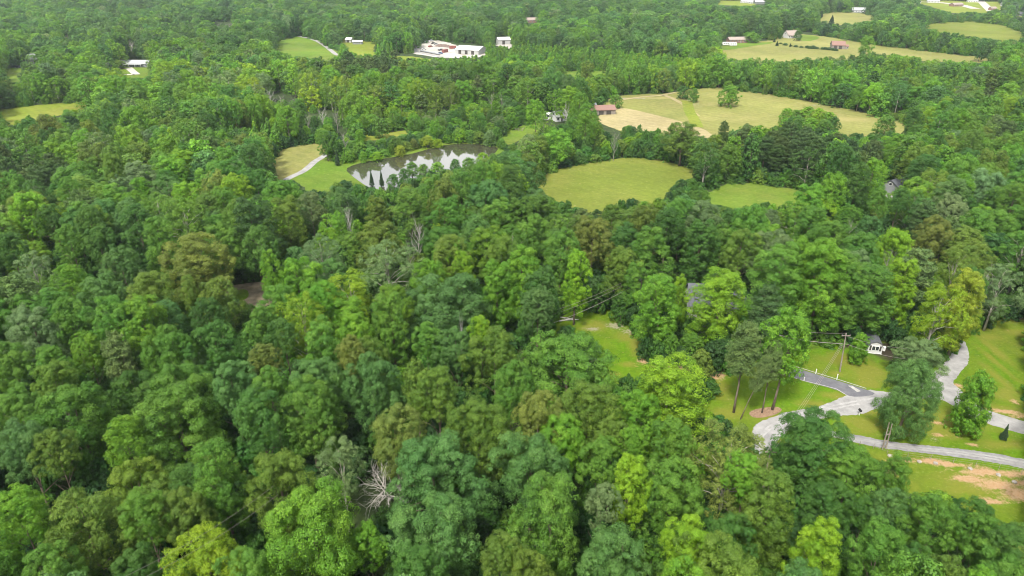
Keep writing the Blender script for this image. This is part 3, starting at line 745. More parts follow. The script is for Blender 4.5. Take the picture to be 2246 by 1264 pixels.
heroes = [
 (40, 845, 105, 'mid'), (50, 915, 115, 'bluegreen'), (118, 935, 82, 'olive'), (165, 832, 155, 'mid'), (270, 905, 95, 'bright', 'feathery'), (390, 838, 190, 'mid'), (565, 850, 115, 'deep'),
 (675, 828, 140, 'mid'), (465, 965, 118, 'mid', 'tall'), (610, 985, 142, 'olive'), (745, 952, 112, 'grey', 'open'), (948, 938, 172, 'bluegreen'), (865, 885, 120, 'brown'), (1050, 868, 150, 'olive'),
 (690, 1045, 230, 'bright', 'round', 21), (455, 1140, 195, 'yellow', 'feathery'), (312, 1068, 100, 'mid'), (185, 1065, 180, 'olive', 'feathery'), (40, 1058, 140, 'bright', 'feathery'), (397, 1065, 100, 'olive'),
 (960, 1073, 200, 'bluegreen'), (915, 1188, 130, 'deep'), (1095, 1165, 92, 'olive'), (545, 1195, 110, 'mid'), (808, 1145, 84, 'bright', 'round', 14), (300, 1190, 110, 'deep', 'round', 15), (110, 1190, 130, 'mid', 'round', 15),
 (1230, 898, 112, 'bright'), (1165, 943, 165, 'bluegreen'), (1320, 955, 95, 'mid'), (1345, 912, 66, 'olive'), (1385, 935, 62, 'bright'), (1470, 785, 165, 'lime', 'tall', 20), (1400, 850, 95, 'bright'), (1480, 912, 92, 'mid'),
 (1600, 918, 182, 'brown', 'open'), (1385, 995, 88, 'lime', 'tall'), (1470, 1000, 150, 'mid'), (1640, 992, 82, 'bright'), (1775, 893, 166, 'deep', 'round', 16), (1865, 972, 130, 'mid', 'round', 13), (1975, 1000, 75, 'mid', 'tall', 14),
 (1815, 1045, 112, 'deep'), (1700, 1035, 125, 'olive', 'tall'), (1950, 1065, 82, 'bluegreen'), (2045, 1078, 112, 'mid'), (2147, 1090, 72, 'deep'), (2158, 1125, 84, 'mid'), (2215, 1150, 102, 'deep'), (2190, 1195, 130, 'mid'),
 (1810, 1140, 112, 'lime', 'tall'), (1935, 1140, 122, 'mid'), (1760, 1222, 110, 'bluegreen'), (1510, 1130, 112, 'lime'), (1590, 1172, 180, 'olive'), (1340, 1150, 172, 'bluegreen'), (1210, 1043, 152, 'mid', 'tall'),
 (1320, 1058, 72, 'grey'), (1150, 1200, 102, 'olive'), (1510, 1228, 120, 'bright'), (1600, 1128, 100, 'deep', 'round', 15), (2000, 1190, 92, 'deep'), (2080, 1215, 82, 'olive'), (1900, 1085, 72, 'deep', 'round', 15), (1790, 1100, 90, 'dark', 'round', 14),
 (2150, 1240, 84, 'bright'), (112, 447, 56, 'deep'), (295, 447, 86, 'deep', 'tall'), (150, 490, 62, 'mid'), (215, 493, 70, 'deep'), (340, 477, 76, 'mid', 'tall'), (430, 508, 150, 'brown'), (480, 485, 92, 'mid'),
 (545, 433, 96, 'dark', 'tall', 23), (625, 430, 86, 'olive', 'tall'), (705, 513, 96, 'grey', 'open'), (585, 551, 46, 'bright', 'tall'), (650, 560, 102, 'bright'), (75, 550, 92, 'grey', 'open'), (20, 508, 62, 'deep'),
 (150, 575, 72, 'bright', 'feathery'), (225, 597, 92, 'bluegreen'), (265, 540, 76, 'bluegreen'), (330, 590, 116, 'olive'), (470, 607, 86, 'olive'), (410, 603, 36, 'olive', 'tall'), (150, 650, 82, 'mid'), (75, 668, 112, 'grey'),
 (20, 745, 84, 'mid'), (110, 755, 78, 'mid'), (190, 722, 82, 'bright', 'feathery'), (245, 726, 72, 'palepine', 'pine'), (370, 713, 112, 'mid'), (470, 700, 102, 'deep'), (577, 750, 64, 'brown'), (620, 695, 66, 'deep'),
 (700, 700, 92, 'mid', 'tall'), (615, 620, 90, 'mid'), (572, 672, 62, 'mid'), (770, 590, 112, 'yellow', 'open'), (390, 790, 132, 'mid'), (118, 790, 82, 'olive'), (980, 593, 172, 'bluegreen'), (1090, 570, 82, 'bright', 'tall'),
 (1145, 543, 92, 'bright', 'tall'), (1015, 548, 56, 'lime'), (1265, 550, 64, 'lime', 'tall'), (940, 565, 72, 'bright'), (855, 640, 82, 'mid', 'tall'), (1055, 690, 48, 'lime'), (935, 705, 66, 'mid'), (1000, 712, 92, 'bluegreen'),
 (1085, 712, 112, 'olive'), (1245, 720, 205, 'mid'), (815, 773, 122, 'bluegreen'), (910, 790, 76, 'olive', 'pine'), (765, 735, 66, 'brown'), (985, 510, 96, 'olive'), (850, 525, 132, 'grey', 'open'), (1315, 622, 46, 'deep', 'small'),
 (1100, 515, 76, 'olive'), (1170, 470, 90, 'mid'), (1540, 480, 86, 'deep', 'tall'), (1625, 500, 82, 'olive'), (1700, 500, 86, 'grey'), (1965, 500, 76, 'lime'), (2020, 545, 96, 'palepine', 'pine'), (2160, 450, 112, 'mid'),
 (2195, 575, 96, 'grey', 'open'), (1120, 790, 100, 'mid'), (1290, 830, 140, 'olive'), (1180, 850, 110, 'brown'), (960, 800, 100, 'olive'), (505, 790, 90, 'bluegreen'), (590, 800, 70, 'mid'), (1365, 540, 80, 'olive'),
 (1425, 500, 90, 'mid', 'tall'), (1300, 470, 84, 'brown'), (1230, 500, 90, 'mid'), (690, 780, 120, 'bluegreen'),
 (1830, 480, 80, 'mid'), (1880, 545, 70, 'grey'), (2130, 520, 90, 'olive', 'feathery'), (2138, 585, 62, 'deep'), (2050, 470, 80, 'brown'), (1780, 450, 84, 'mid'),
]
heroes += [(1932, 410, 44, 'mid'), (1975, 412, 40, 'deep')]
for t in heroes: add_top(*t[:3], t[3], *(t[4:]))
# trees of the garden and the roads: they stand where their trunks meet the ground
G1 = 'trees standing about the house'
add_base(1436, 778, 608, 104, 'bright', 'tall', 'tall bright green tree by itself at the lawn edge left of the house', group=G1)
add_base(1478, 740, 607, 42, 'lime', 'tall', 'narrow lime green tree between the lawn tree and the grey roofed house', group=G1)
add_base(1562, 772, 598, 124, 'lime', 'tall', 'tall lime green tree covering the middle of the grey roofed house', group=G1)
add_base(1385, 708, 582, 66, 'mid', 'tall', 'pointed mid green tree at the top corner of the sloping lawn', group=G1)
add_base(1642, 742, 662, 62, 'mid', 'tall', 'short mid green tree at the right end of the grey roofed house', group=G1)
add_base(1682, 738, 540, 122, 'mid', 'tall', 'tall mid green tree just right of the house, nearest it of the tall row', group='tall trees in a row behind the drive')
add_base(1772, 742, 534, 120, 'bright', 'tall', 'tall bright green tree second from the house in the row behind the drive', group='tall trees in a row behind the drive')
add_base(1822, 745, 560, 90, 'mid', 'tall', 'tall mid green tree in the middle of the row behind the drive', group='tall trees in a row behind the drive')
add_base(1880, 748, 585, 118, 'mid', 'tall', 'tall full tree in the row right behind the utility pole', group='tall trees in a row behind the drive')
add_base(1948, 735, 570, 72, 'lime', 'tall', 'slender lime green tree closing the row behind the drive above the shed', group='tall trees in a row behind the drive')
add_base(1735, 720, 525, 90, 'bright', 'tall', 'tall bright tree at the back of the row, its head above the others', group='tall trees in a row behind the drive')
add_base(2020, 800, 628, 112, 'yellow', 'open', 'yellow-green open tree with pale limbs beside the bend of the gravel road', group=G1)
add_base(2078, 783, 600, 88, 'gold', 'tall', 'golden green tall tree touching the gravel bend', group=G1)
add_base(1995, 850, 752, 105, 'grey', 'round', 'pale grey-green tree behind the dark round tree at the road fork', group=G1)
add_base(1968, 958, 802, 120, 'bluegreen', 'specimen', 'large round blue-green tree with a clear trunk between gravel road and lane', cat='tree', group=G1)
add_base(2114, 950, 828, 82, 'bright', 'yardtree', 'bright egg-shaped tree standing alone on the grass wedge', group=G1)
add_base(1876, 797, 735, 44, 'bright', 'yardtree', 'small bright tree right beside the utility pole on the lawn', group=G1)
add_base(2199, 965, 933, 20, 'cedar', 'cedar', 'tiny dark conical evergreen on the grass by the gravel road', cat='evergreen', name='evergreen_tree')
add_base(1609, 905, 712, 82, 'palepine', 'lawnpine', 'tall bare-stemmed pine furthest left of the lawn clump', cat='pine tree', name='pine_tree', group='tall pines on the lawn')
add_base(1624, 920, 778, 40, 'palepine', 'lawnpine', 'leaning slim pine with a small crown in the lawn clump', cat='pine tree', name='pine_tree', lean=.22, group='tall pines on the lawn')
add_base(1671, 906, 748, 52, 'palepine', 'lawnpine', 'middle pine on the mulch bed with a grey-green head', cat='pine tree', name='pine_tree', group='tall pines on the lawn')
add_base(1694, 899, 690, 105, 'bright', 'lanky', 'tall leafy tree with a slanting bare trunk on the mulch bed', group='tall pines on the lawn', lean=.05)
add_base(1415, 785, 746, 44, 'dark', 'bush', 'dark bush at the left of the bed under the tall lawn tree', cat='shrub', name='shrub', group='shrubs under the lawn trees')
add_base(1440, 795, 748, 46, 'deep', 'bush', 'deep green bush in the middle of the bed under the tall lawn tree', cat='shrub', name='shrub', group='shrubs under the lawn trees')
add_base(1465, 800, 735, 40, 'mid', 'small', 'mid green bush at the right end of the bed under the lawn tree', cat='shrub', name='shrub', group='shrubs under the lawn trees')
add_base(1360, 708, 645, 50, 'deep', 'small', 'deep green bushy tree at the head of the sloping lawn', group=G1)
add_base(1575, 800, 745, 60, 'dark', 'small', 'dark bushy tree below the lime green tree at the house', group=G1)
add_base(1512, 790, 735, 58, 'mid', 'small', 'mid green bushy tree between the two tall house trees', group=G1)
add_base(2163, 710, 655, 46, 'olive', 'small', 'lone olive tree at the upper edge of the roadside meadow', group=G1)
# fields and pond
G2 = 'trees standing in the hay fields'
add_base(1598, 235, 190, 46, 'bright', 'small', 'large lone round tree in the middle of the tan hay field', group=G2)
add_base(1497, 217, 190, 30, 'deep', 'small', 'darker tree of the pair at the top of the tan hay field', group=G2)
add_base(1521, 225, 196, 24, 'mid', 'small', 'smaller greener tree of the pair at the top of the tan hay field', group=G2)
add_base(1349, 238, 209, 30, 'mid', 'small', 'lone tree beside the rust roofed barn at the pale stubble', group=G2)
add_base(1937, 303, 254, 46, 'mid', 'small', 'bright tree poking into the lower right end of the tan field', group=G2)
for a in [(1722, 272, 240, 34, 'bright'), (1745, 268, 242, 34, 'mid'), (1768, 272, 236, 40, 'bright'), (1790, 282, 240, 36, 'lime'), (1812, 285, 248, 36, 'bright'), (1742, 292, 255, 40, 'mid'), (1775, 300, 262, 42, 'bright'), (1803, 300, 264, 36, 'mid'), (1825, 292, 258, 28, 'deep')]:
    add_base(a[0], a[1], a[2], a[3], a[4], 'small', 'small %s tree in the copse of the tan field, %s' % (WORD[a[4]], {1722: 'furthest left at the back', 1745: 'second from left at back', 1768: 'tallest in the middle', 1790: 'behind the right half', 1812: 'at the back right', 1742: 'front left', 1775: 'front middle', 1803: 'front right', 1825: 'last at the right tip'}[a[0]]), group='copse in the tan hay field')
G3 = 'shrubs along the pond bank'
for i, a in enumerate([(797, 358, 334, 19, 'bright', 'roundest bright shrub at the near left end of the pond bank'), (827, 355, 335, 27, 'lime', 'wide lime green shrub second along the pond bank'),
          (879, 344, 320, 26, 'gold', 'golden green shrub leaning over the water mid way along the pond'), (908, 328, 306, 20, 'brown', 'brownish olive shrub set back from the pond edge'),
          (938, 325, 299, 27, 'gold', 'largest golden shrub on the pond bank'), (961, 325, 306, 24, 'yellow', 'yellow shrub touching the large golden one at the pond'),
          (982, 314, 296, 24, 'bright', 'bright shrub right of the two golden shrubs at the pond'), (1010, 312, 286, 38, 'lime', 'tall lime green bush at the far pond bank')]):
    add_base(a[0], a[1], a[2], a[3], a[4], 'small', a[5], cat='shrub', name='shrub', group=G3)
for i, a in enumerate([(741, 364, 327, 14, 'dark conical evergreen left of its pair on the pond lawn'), (759, 358, 331, 11, 'dark conical evergreen right of its pair on the pond lawn'),
          (816, 409, 375, 14, 'dark conical evergreen against the water, left of the pair'), (838, 410, 375, 14, 'dark conical evergreen against the water, right of the pair')]):
    add_base(a[0], a[1], a[2], a[3], 'cedar', 'cedar', a[4], cat='evergreen', name='evergreen_tree', group='conical evergreens by the pond')
add_base(720, 354, 288, 36, 'mid', 'tall', 'tall green tree at the top corner of the lane by the pond')
add_base(735, 352, 300, 30, 'deep', 'small', 'deep green tree behind the evergreen pair on the pond lawn')
add_base(792, 340, 286, 22, 'bright', 'tall', 'pointed bright tree behind the pond bank shrubs')
BELT = dict(zip([750, 775, 812, 838, 862, 888, 915, 940, 968, 995, 1030, 1052, 1075, 1090, 1100], 'first second third fourth fifth sixth seventh eighth ninth tenth eleventh twelfth thirteenth fourteenth last'.split()))
for a in [(775, 342, 312, 30, 'mid'), (812, 338, 310, 30, 'deep'), (838, 332, 306, 32, 'mid'), (862, 326, 300, 30, 'deep'), (888, 318, 296, 30, 'mid'), (915, 312, 290, 30, 'bright'), (940, 305, 284, 30, 'mid'), (968, 300, 278, 32, 'deep'), (995, 298, 274, 30, 'bright'), (750, 346, 316, 26, 'deep'), (1030, 312, 286, 28, 'mid'), (1052, 316, 290, 30, 'olive'), (1075, 320, 288, 30, 'grey'), (1090, 318, 280, 26, 'mid'), (1100, 325, 305, 20, 'mid')]:
    add_base(*a, 'small', 'small %s tree in the belt behind the pond bank, %s from the lane' % (WORD[a[4]], BELT[a[0]]), group='belt of small trees behind the pond bank')
for a in [(905, 392, 357, 30, 'mid', 'tall'), (888, 400, 372, 26, 'deep', 'small'), (960, 395, 358, 36, 'bright', 'small'), (930, 398, 362, 30, 'mid', 'small'), (1000, 390, 352, 30, 'deep', 'small'), (865, 412, 384, 28, 'deep', 'small'), (1030, 385, 348, 34, 'mid', 'small'), (1060, 372, 338, 36, 'lime', 'small')]:
    add_base(*a, '%s tree on the near pond shore, %s from the evergreen pair' % (WORD[a[4]], {865: 'first', 888: 'second', 905: 'third', 930: 'fourth', 960: 'fifth', 1000: 'sixth', 1030: 'seventh', 1060: 'eighth'}[a[0]]), group='trees on the near shore of the pond')
add_base(1893, 132, 80, 32, 'bright', 'tall', 'tall rounded tree rising alone above the hedge below the far hay field', group=G2)
for a in [(1823, 53, 34, 15, 'large dark conical evergreen on the upper meadow edge'), (1790, 43, 27, 9, 'narrow dark evergreen left of the upper meadow'), (1698, 93, 84, 7, 'tiny dark evergreen on the track between farm and meadow'), (1704, 101, 91, 10, 'dark round evergreen at the left end of the field hedge'), (1733, 103, 95, 6, 'small dark evergreen in the middle of the field hedge'), (1800, 40, 22, 10, 'slim dark evergreen beside the upper meadow')]:
    add_base(a[0], a[1], a[2], a[3], 'cedar', 'cedar', a[4], cat='evergreen', name='evergreen_tree', group='evergreens around the far meadows')
add_base(1748, 90, 67, 18, 'deep', 'small', 'tree hiding the right end of the white farmhouse', group=G2)
add_base(1648, 94, 72, 34, 'bright', 'small', 'round tree at the right end of the long brown farmhouse', group=G2)
add_base(1711, 86, 68, 12, 'deep', 'small', 'dark tree at the left gable of the white farmhouse', group=G2)
add_base(262, 152, 134, 32, 'olive', 'small', 'round tree between the white house and the long grey house', group=G2)
add_base(115, 160, 102, 74, 'mid', 'round', 'big round tree beside the small gabled house', group=G2)
# big field-edge trees
add_base(1490, 364, 272, 86, 'olive', 'round', 'large olive tree at the lower edge of the pale stubble', group=G2)
for a in [(1590, 265, 26, 'pine', 'pine', 'lone pine top above the trees below the tan hay field')]:
    add_top(a[0], a[1], a[2], a[3], a[4], None, a[5], 'pine tree' if a[4] == 'pine' else 'tree', 'pine_tree' if a[4] == 'pine' else 'broadleaf_tree')

for t in trees:
    if t['kind'] == 'pine' : t['cat'] = 'pine tree'; t['name'] = 'pine_tree'

# bare dead trees: (x, top y, width in pixels, look, label)
DEADS = [(842, 1035, 66, 'dead', 'bleached white dead tree lying open in the dark gap near the bottom'), (762, 452, 40, 'dead', 'pale forked dead tree standing above the canopy left of the middle'),
         (915, 480, 40, 'dead', 'many-stemmed grey dead tree standing above the canopy in the middle'), (1876, 462, 36, 'snag', 'grey leafless snag above the canopy behind the row of tall trees'),
         (1958, 540, 44, 'snag', 'thin grey dead tree between the lime tree and the layered pine'), (752, 278, 26, 'snag', 'pale leafless tree behind the pond lane'),
         (385, 193, 34, 'dead', 'pale dead tree in the bare strip, nearest the left meadow'), (428, 190, 30, 'snag', 'grey dead tree in the bare strip, second from the left meadow'), (590, 195, 30, 'dead', 'pale dead tree at the left of the grey clump in the middle distance'),
         (612, 200, 34, 'snag', 'grey dead tree in the middle of the grey clump'), (640, 205, 26, 'snag', 'grey dead tree at the right of the grey clump'), (330, 225, 26, 'snag', 'small grey dead tree behind the left meadow trees'),
         (705, 235, 30, 'dead', 'pale dead tree above the pond meadow'), (672, 240, 26, 'snag', 'grey dead tree between the pond meadow and the grey clump'), (735, 232, 26, 'snag', 'grey dead tree right of the pale one above the pond meadow'),
         (208, 290, 30, 'dead', 'thin pale dead tree in front of the left meadow'), (235, 300, 26, 'snag', 'grey dead tree in front of the left meadow'), (70, 320, 26, 'snag', 'grey dead tree far left below the meadow'),
         (1243, 225, 26, 'dead', 'pale dead tree left of the rust roofed barn'), (1078, 195, 22, 'snag', 'slim dead trunk in the woods above the pond, right one'), (1100, 200, 20, 'snag', 'slim dead trunk in the woods above the pond, left one'),
         (285, 83, 32, 'dead', 'pale leafless tree above the white house'), (145, 68, 30, 'snag', 'grey leafless tree on the wooded slope at the upper left'), (500, 38, 34, 'snag', 'grey leafless tree on the slope, nearer the hill pasture'), (475, 42, 28, 'snag', 'grey leafless tree on the slope, further from the hill pasture'),
         (1318, 70, 24, 'snag', 'grey leafless tree in the far woods left of the small green gap'), (1375, 68, 24, 'snag', 'grey leafless tree in the far woods nearest the small green gap'), (2175, 190, 30, 'snag', 'grey leafless tree in the woods at the far right'),
         (2170, 590, 40, 'dead', 'pale forked dead limbs in the trees above the roadside meadow'), (895, 505, 30, 'snag', 'smaller grey dead tree left of the many-stemmed one'), (1350, 285, 30, 'snag', 'grey dead tree in the wood between pond and stubble'), (1010, 690, 24, 'dead', 'small pale dead tree below the big blue-green tree')]
deads = []
for (px_, ty, w_, k_, lb) in DEADS:
    far_ = ty < 170
    z_ = 15.5 if ty > 380 else 13
    p = at(px_, ty, z_)
    if far_: p = at(px_, ty + 8, float(ground_z(*p[:2])) + 13)
    d_ = proj(p.x, p.y, z_)[2]
    deads.append((p.x, p.y, float(ground_z(p.x, p.y)), z_, w_ * .5 * d_ / F, k_, lb))
    CL_d = [(812, 1034), (872, 1034), (872, 1112), (812, 1112)] if lb.startswith('bleached') else [(px_ - w_ * .3, ty + 2), (px_ + w_ * .3, ty + 2), (px_ + w_ * .2, ty + w_ * (.5 if ty < 420 else .8)), (px_ - w_ * .2, ty + w_ * (.5 if ty < 420 else .8))]
    q = [(a * MS + 100, b * MS + 60) for a, b in CL_d]
    x0 = max(0, int(q[0][0]) - 1); x1 = int(q[1][0]) + 2; y0 = max(0, int(q[0][1]) - 1); y1 = int(q[2][1]) + 2
    dmask = globals().setdefault('dmask', np.zeros_like(mask))
    dmask[y0:y1, x0:x1] |= inside(mgx[y0:y1, x0:x1], mgy[y0:y1, x0:x1], q)
mask |= dmask

# ---- fill: jittered grid over the wooded ground
NP = np.random.RandomState(11)


def jgrid(y0, y1, sp, margin=40, xlim=None):
    out = []
    y = y0; row = 0
    while y < y1:
        half = y * .77 + margin
        if xlim: half = min(half, xlim)
        xs_ = np.arange(-half, half, sp) + (row % 2) * sp / 2
        xs_ = xs_ + NP.uniform(-.34, .34, len(xs_)) * sp
        ys_ = y + NP.uniform(-.34, .34, len(xs_)) * sp
        out.append(np.stack([xs_, ys_], 1)); y += sp * .87; row += 1
    return np.concatenate(out)


def covers(x, y, r, h):
    """does the crown of a tree here stand in front of something that must stay visible?"""
    z0 = ground_z(x, y)
    bad = np.zeros(len(x), bool)
    for (fr, fz) in [(0, 1.0), (0, .8), (0, .55), (0, .3), (0, 0), (.85, .7), (-.85, .7), (.95, .45), (-.95, .45), (.6, .93), (-.6, .93), (.5, .5), (-.5, .5), (.6, .25), (-.6, .25)]:
        a, b, _ = proj(x + fr * r * 1.12, y, z0 + fz * h * 1.02)
        bad |= hits(a, b)
    return bad


hx = np.array([t['x'] for t in trees]); hy = np.array([t['y'] for t in trees]); hr = np.array([t['r'] for t in trees])
hx = np.append(hx, [q[0] for q in deads]); hy = np.append(hy, [q[1] for q in deads]); hr = np.append(hr, [1.0 for q in deads])


def free_of_heroes(x, y, r, k=.92):
    bad = np.zeros(len(x), bool)
    for i in range(len(hx)):
        bad |= (x - hx[i]) ** 2 + (y - hy[i]) ** 2 < (k * (hr[i] + r)) ** 2
    return ~bad


# where the young plantations grow and where the pines stand, in pixels of the photograph at ground level
PLANT = [[(740, 122), (1060, 122), (1160, 118), (1500, 150), (1560, 165), (1500, 195), (1350, 205), (1220, 190), (1000, 175), (860, 165), (740, 150)],
         [(1590, 165), (1700, 158), (1900, 172), (2080, 200), (2246, 215), (2246, 260), (2100, 250), (1900, 235), (1760, 215), (1620, 190), (1560, 178)],
         [(480, 330), (620, 300), (625, 345), (600, 360), (500, 360)]]
PINE = [[(700, 165), (740, 158), (900, 172), (905, 200), (840, 212), (760, 200), (700, 190)], [(1600, 345), (1700, 350), (1860, 360), (1930, 380), (1900, 440), (1780, 415), (1660, 400), (1600, 395)],
        [(0, 420), (180, 430), (200, 480), (0, 490)], [(1950, 560), (2060, 560), (2060, 620), (1960, 620)]]
PALE = [[(250, 195), (480, 190), (760, 240), (1000, 240), (1000, 280), (720, 270), (640, 290), (500, 250), (240, 230)]]


def cls_pick(px, py, rg):
    n = math.sin(px * .011 + 1.3) * math.sin(py * .023 + px * .004) + .6 * math.sin(px * .031 + py * .05)
    if py < 140:
        t = [('deep', 24), ('bluegreen', 24), ('mid', 32), ('dark', 7), ('bright', 12), ('grey', 4)]
    elif py < 330:
        t = [('mid', 36), ('bright', 30), ('deep', 10), ('lime', 11), ('olive', 7), ('grey', 5), ('bluegreen', 4)]
    elif py < 520:
        t = [('mid', 38), ('olive', 16), ('bright', 18), ('deep', 13), ('lime', 4), ('brown', 2), ('grey', 5), ('bluegreen', 6)]
    else:
        t = [('mid', 42), ('bluegreen', 16), ('olive', 12), ('deep', 12), ('bright', 13), ('grey', 4), ('brown', 1), ('lime', 2)]
    w = [b * (2.6 if (n > .25 and a in ('olive', 'brown', 'bright', 'lime')) or (n < -.25 and a in ('deep', 'bluegreen', 'dark')) else 1) for a, b in t]
    return rg.choices([a for a, b in t], w)[0]


GAPS = [(240, 1000, 60, 55), (740, 900, 45, 60), (625, 870, 22, 40), (330, 1045, 50, 25), (510, 1060, 22, 40), (835, 1100, 40, 50), (440, 690, 30, 30), (210, 640, 25, 25), (380, 560, 30, 30), (800, 980, 26, 26), (1265, 1080, 22, 28), (1110, 700, 30, 30), (545, 590, 40, 30)]
fill = []
for (y0, y1, sp, r0, h0) in [(38, 330, 7.8, 4.6, 16.5), (330, 700, 8.2, 5.1, 15.5), (700, 2300, 10.5, 6.6, 16.0), (2300, 3600, 15, 9.5, 19)]:
    g = jgrid(y0, y1, sp)
    x, y = g[:, 0], g[:, 1]
    r = r0 * NP.uniform(.72, 1.25, len(x)); h = h0 * NP.uniform(.72, 1.28, len(x))
    px, py, dd = proj(x, y, ground_z(x, y))
    pl = np.zeros(len(x), bool)
    for p in PLANT: pl |= inside(px, py, p)
    low = inside(px, py, [(700, 330), (760, 285), (900, 262), (1100, 252), (1180, 268), (1110, 325), (1000, 320), (850, 345)])
    h = np.where(low, h * .5, h); r = np.where(low, r * .65, r)
    vis_fr = (px > -350) & (px < SW + 350)
    cx_, cy_, _ = proj(x, y, h * .6)
    gap = np.zeros(len(x), bool)
    for (gx_, gy_, ga, gb) in GAPS: gap |= ((cx_ - gx_) / ga) ** 2 + ((cy_ - gy_) / gb) ** 2 < 1
    vis_fr = vis_fr & ~gap
    ok = ~covers(x, y, r, h) & free_of_heroes(x, y, r) & ~pl & vis_fr & ~inside(x, y, [tuple(at(a, b)[:2]) for a, b in roadA])
    # smaller trees try again where a tall one would stand in the way
    bad = ~ok & ~pl & vis_fr
    for i in np.nonzero(ok)[0]:
        fill.append((x[i], y[i], r[i], h[i], px[i], py[i], 0))
    i2 = np.nonzero(bad)[0]
    r2 = r[i2] * .55; h2 = h[i2] * .45
    ok2 = ~covers(x[i2], y[i2], r2, h2) & free_of_heroes(x[i2], y[i2], r2, .9)
    for j, i in enumerate(i2):
        if ok2[j]: fill.append((x[i], y[i], r2[j], h2[j], px[i], py[i], 1))
g = jgrid(250, 760, 4.3)
x, y = g[:, 0], g[:, 1]
r = 2.5 * NP.uniform(.75, 1.2, len(x)); h = 8.5 * NP.uniform(.7, 1.3, len(x))
px, py, dd = proj(x, y, ground_z(x, y))
pl = np.zeros(len(x), bool)
for p in PLANT: pl |= inside(px, py, p)
ok = pl & ~covers(x, y, r, h) & free_of_heroes(x, y, r)
for i in np.nonzero(ok)[0]: fill.append((x[i], y[i], r[i], h[i], px[i], py[i], 2))

for (x, y, r, h, px, py, k) in fill:
    pine = any(inside(np.array([px]), np.array([py]), p)[0] for p in PINE)
    pale = any(inside(np.array([px]), np.array([py]), p)[0] for p in PALE)
    cls = cls_pick(px, py, rng)
    kind = rng.choices(['round', 'tall', 'open', 'feathery'], [52, 22, 9, 17])[0]
    if k == 1: kind = 'small'
    if k == 2: kind = 'young'; cls = rng.choices(['bright', 'mid', 'lime', 'deep'], [52, 30, 10, 8])[0]
    if pine and k == 0: kind = 'pine'; cls = 'pine'; r *= .8
    elif rng.random() < .035 and k == 0: kind = 'pine'; cls = rng.choice(['pine', 'palepine', 'dark']); r *= .85
    if pale and rng.random() < .55 and k == 0: cls = rng.choice(['grey', 'olive', 'yellow', 'lime']); kind = 'open'
    trees.append(dict(x=x, y=y, r=r, h=h, kind=kind, cls=cls, tint=[q_ * (1 + .16 * math.sin(x * .021 + 1.7 * math.sin(y * .013)) * math.sin(y * .017 + 1.1)) for q_ in jitter(TINT[cls], rng, .15)], hero=False, label=None,
                      cat='pine tree' if kind == 'pine' else 'tree', name='pine_tree' if kind == 'pine' else 'broadleaf_tree', rot=rng.uniform(0, 6.28)))
print('trees', len(trees))

# ---- the ones that show largest become objects, the rest one mass
for t in trees:
    z = float(ground_z(t['x'], t['y']))
    a, b, dd = proj(t['x'], t['y'], z + t['h'] * .72)
    rr = t['r'] * F / dd
    t['z'] = z; t['sx'] = a; t['sy'] = b; t['d'] = dd; t['sz'] = rr
    t['in'] = (-rr * .5 < a < SW + rr * .5) and (-rr * .3 < b < SH + rr * .5)
heroes_ = [t for t in trees if t['hero'] and t['in']]
NB = 296 - sum(1 for t in heroes_ if t['name'] == 'broadleaf_tree')
cand = sorted([t for t in trees if not t['hero'] and t['in'] and t['name'] == 'broadleaf_tree'], key=lambda t: -t['sz'])
# a tree counts as seen where no other crown hides its top
occ = sorted([t for t in trees if t['in'] and t['d'] < 420], key=lambda t: t['d'])
def hidden(t):
    ax, ay, _ = proj(t['x'], t['y'], t['z'] + t['h'] * .86)
    n = 0
    for ox, oy in ((0, 0), (-.55, .15), (.55, .15)):
        qx = ax + ox * t['sz']; qy = ay + oy * t['sz']
        for o in occ:
            if o['d'] >= t['d'] - 2: break
            if o is not t and abs(qx - o['sx']) < o['sz'] * .8 and o['sy'] - o['sz'] * .9 < qy < o['sy'] + o['h'] * .35 * F / o['d']: n += 1; break
    return n >= 3
seen = []
for t in cand:
    if len(seen) >= NB: break
    if not hidden(t): seen.append(t)
cp = [t for t in sorted([t for t in trees if not t['hero'] and t['in'] and t['name'] == 'pine_tree'], key=lambda t: -t['sz']) if not hidden(t)][:40]
ind = heroes_ + seen + cp
ids = set(id(t) for t in ind)
rest = [t for t in trees if id(t) not in ids]
print('individual', len(ind), 'mass', len(rest))

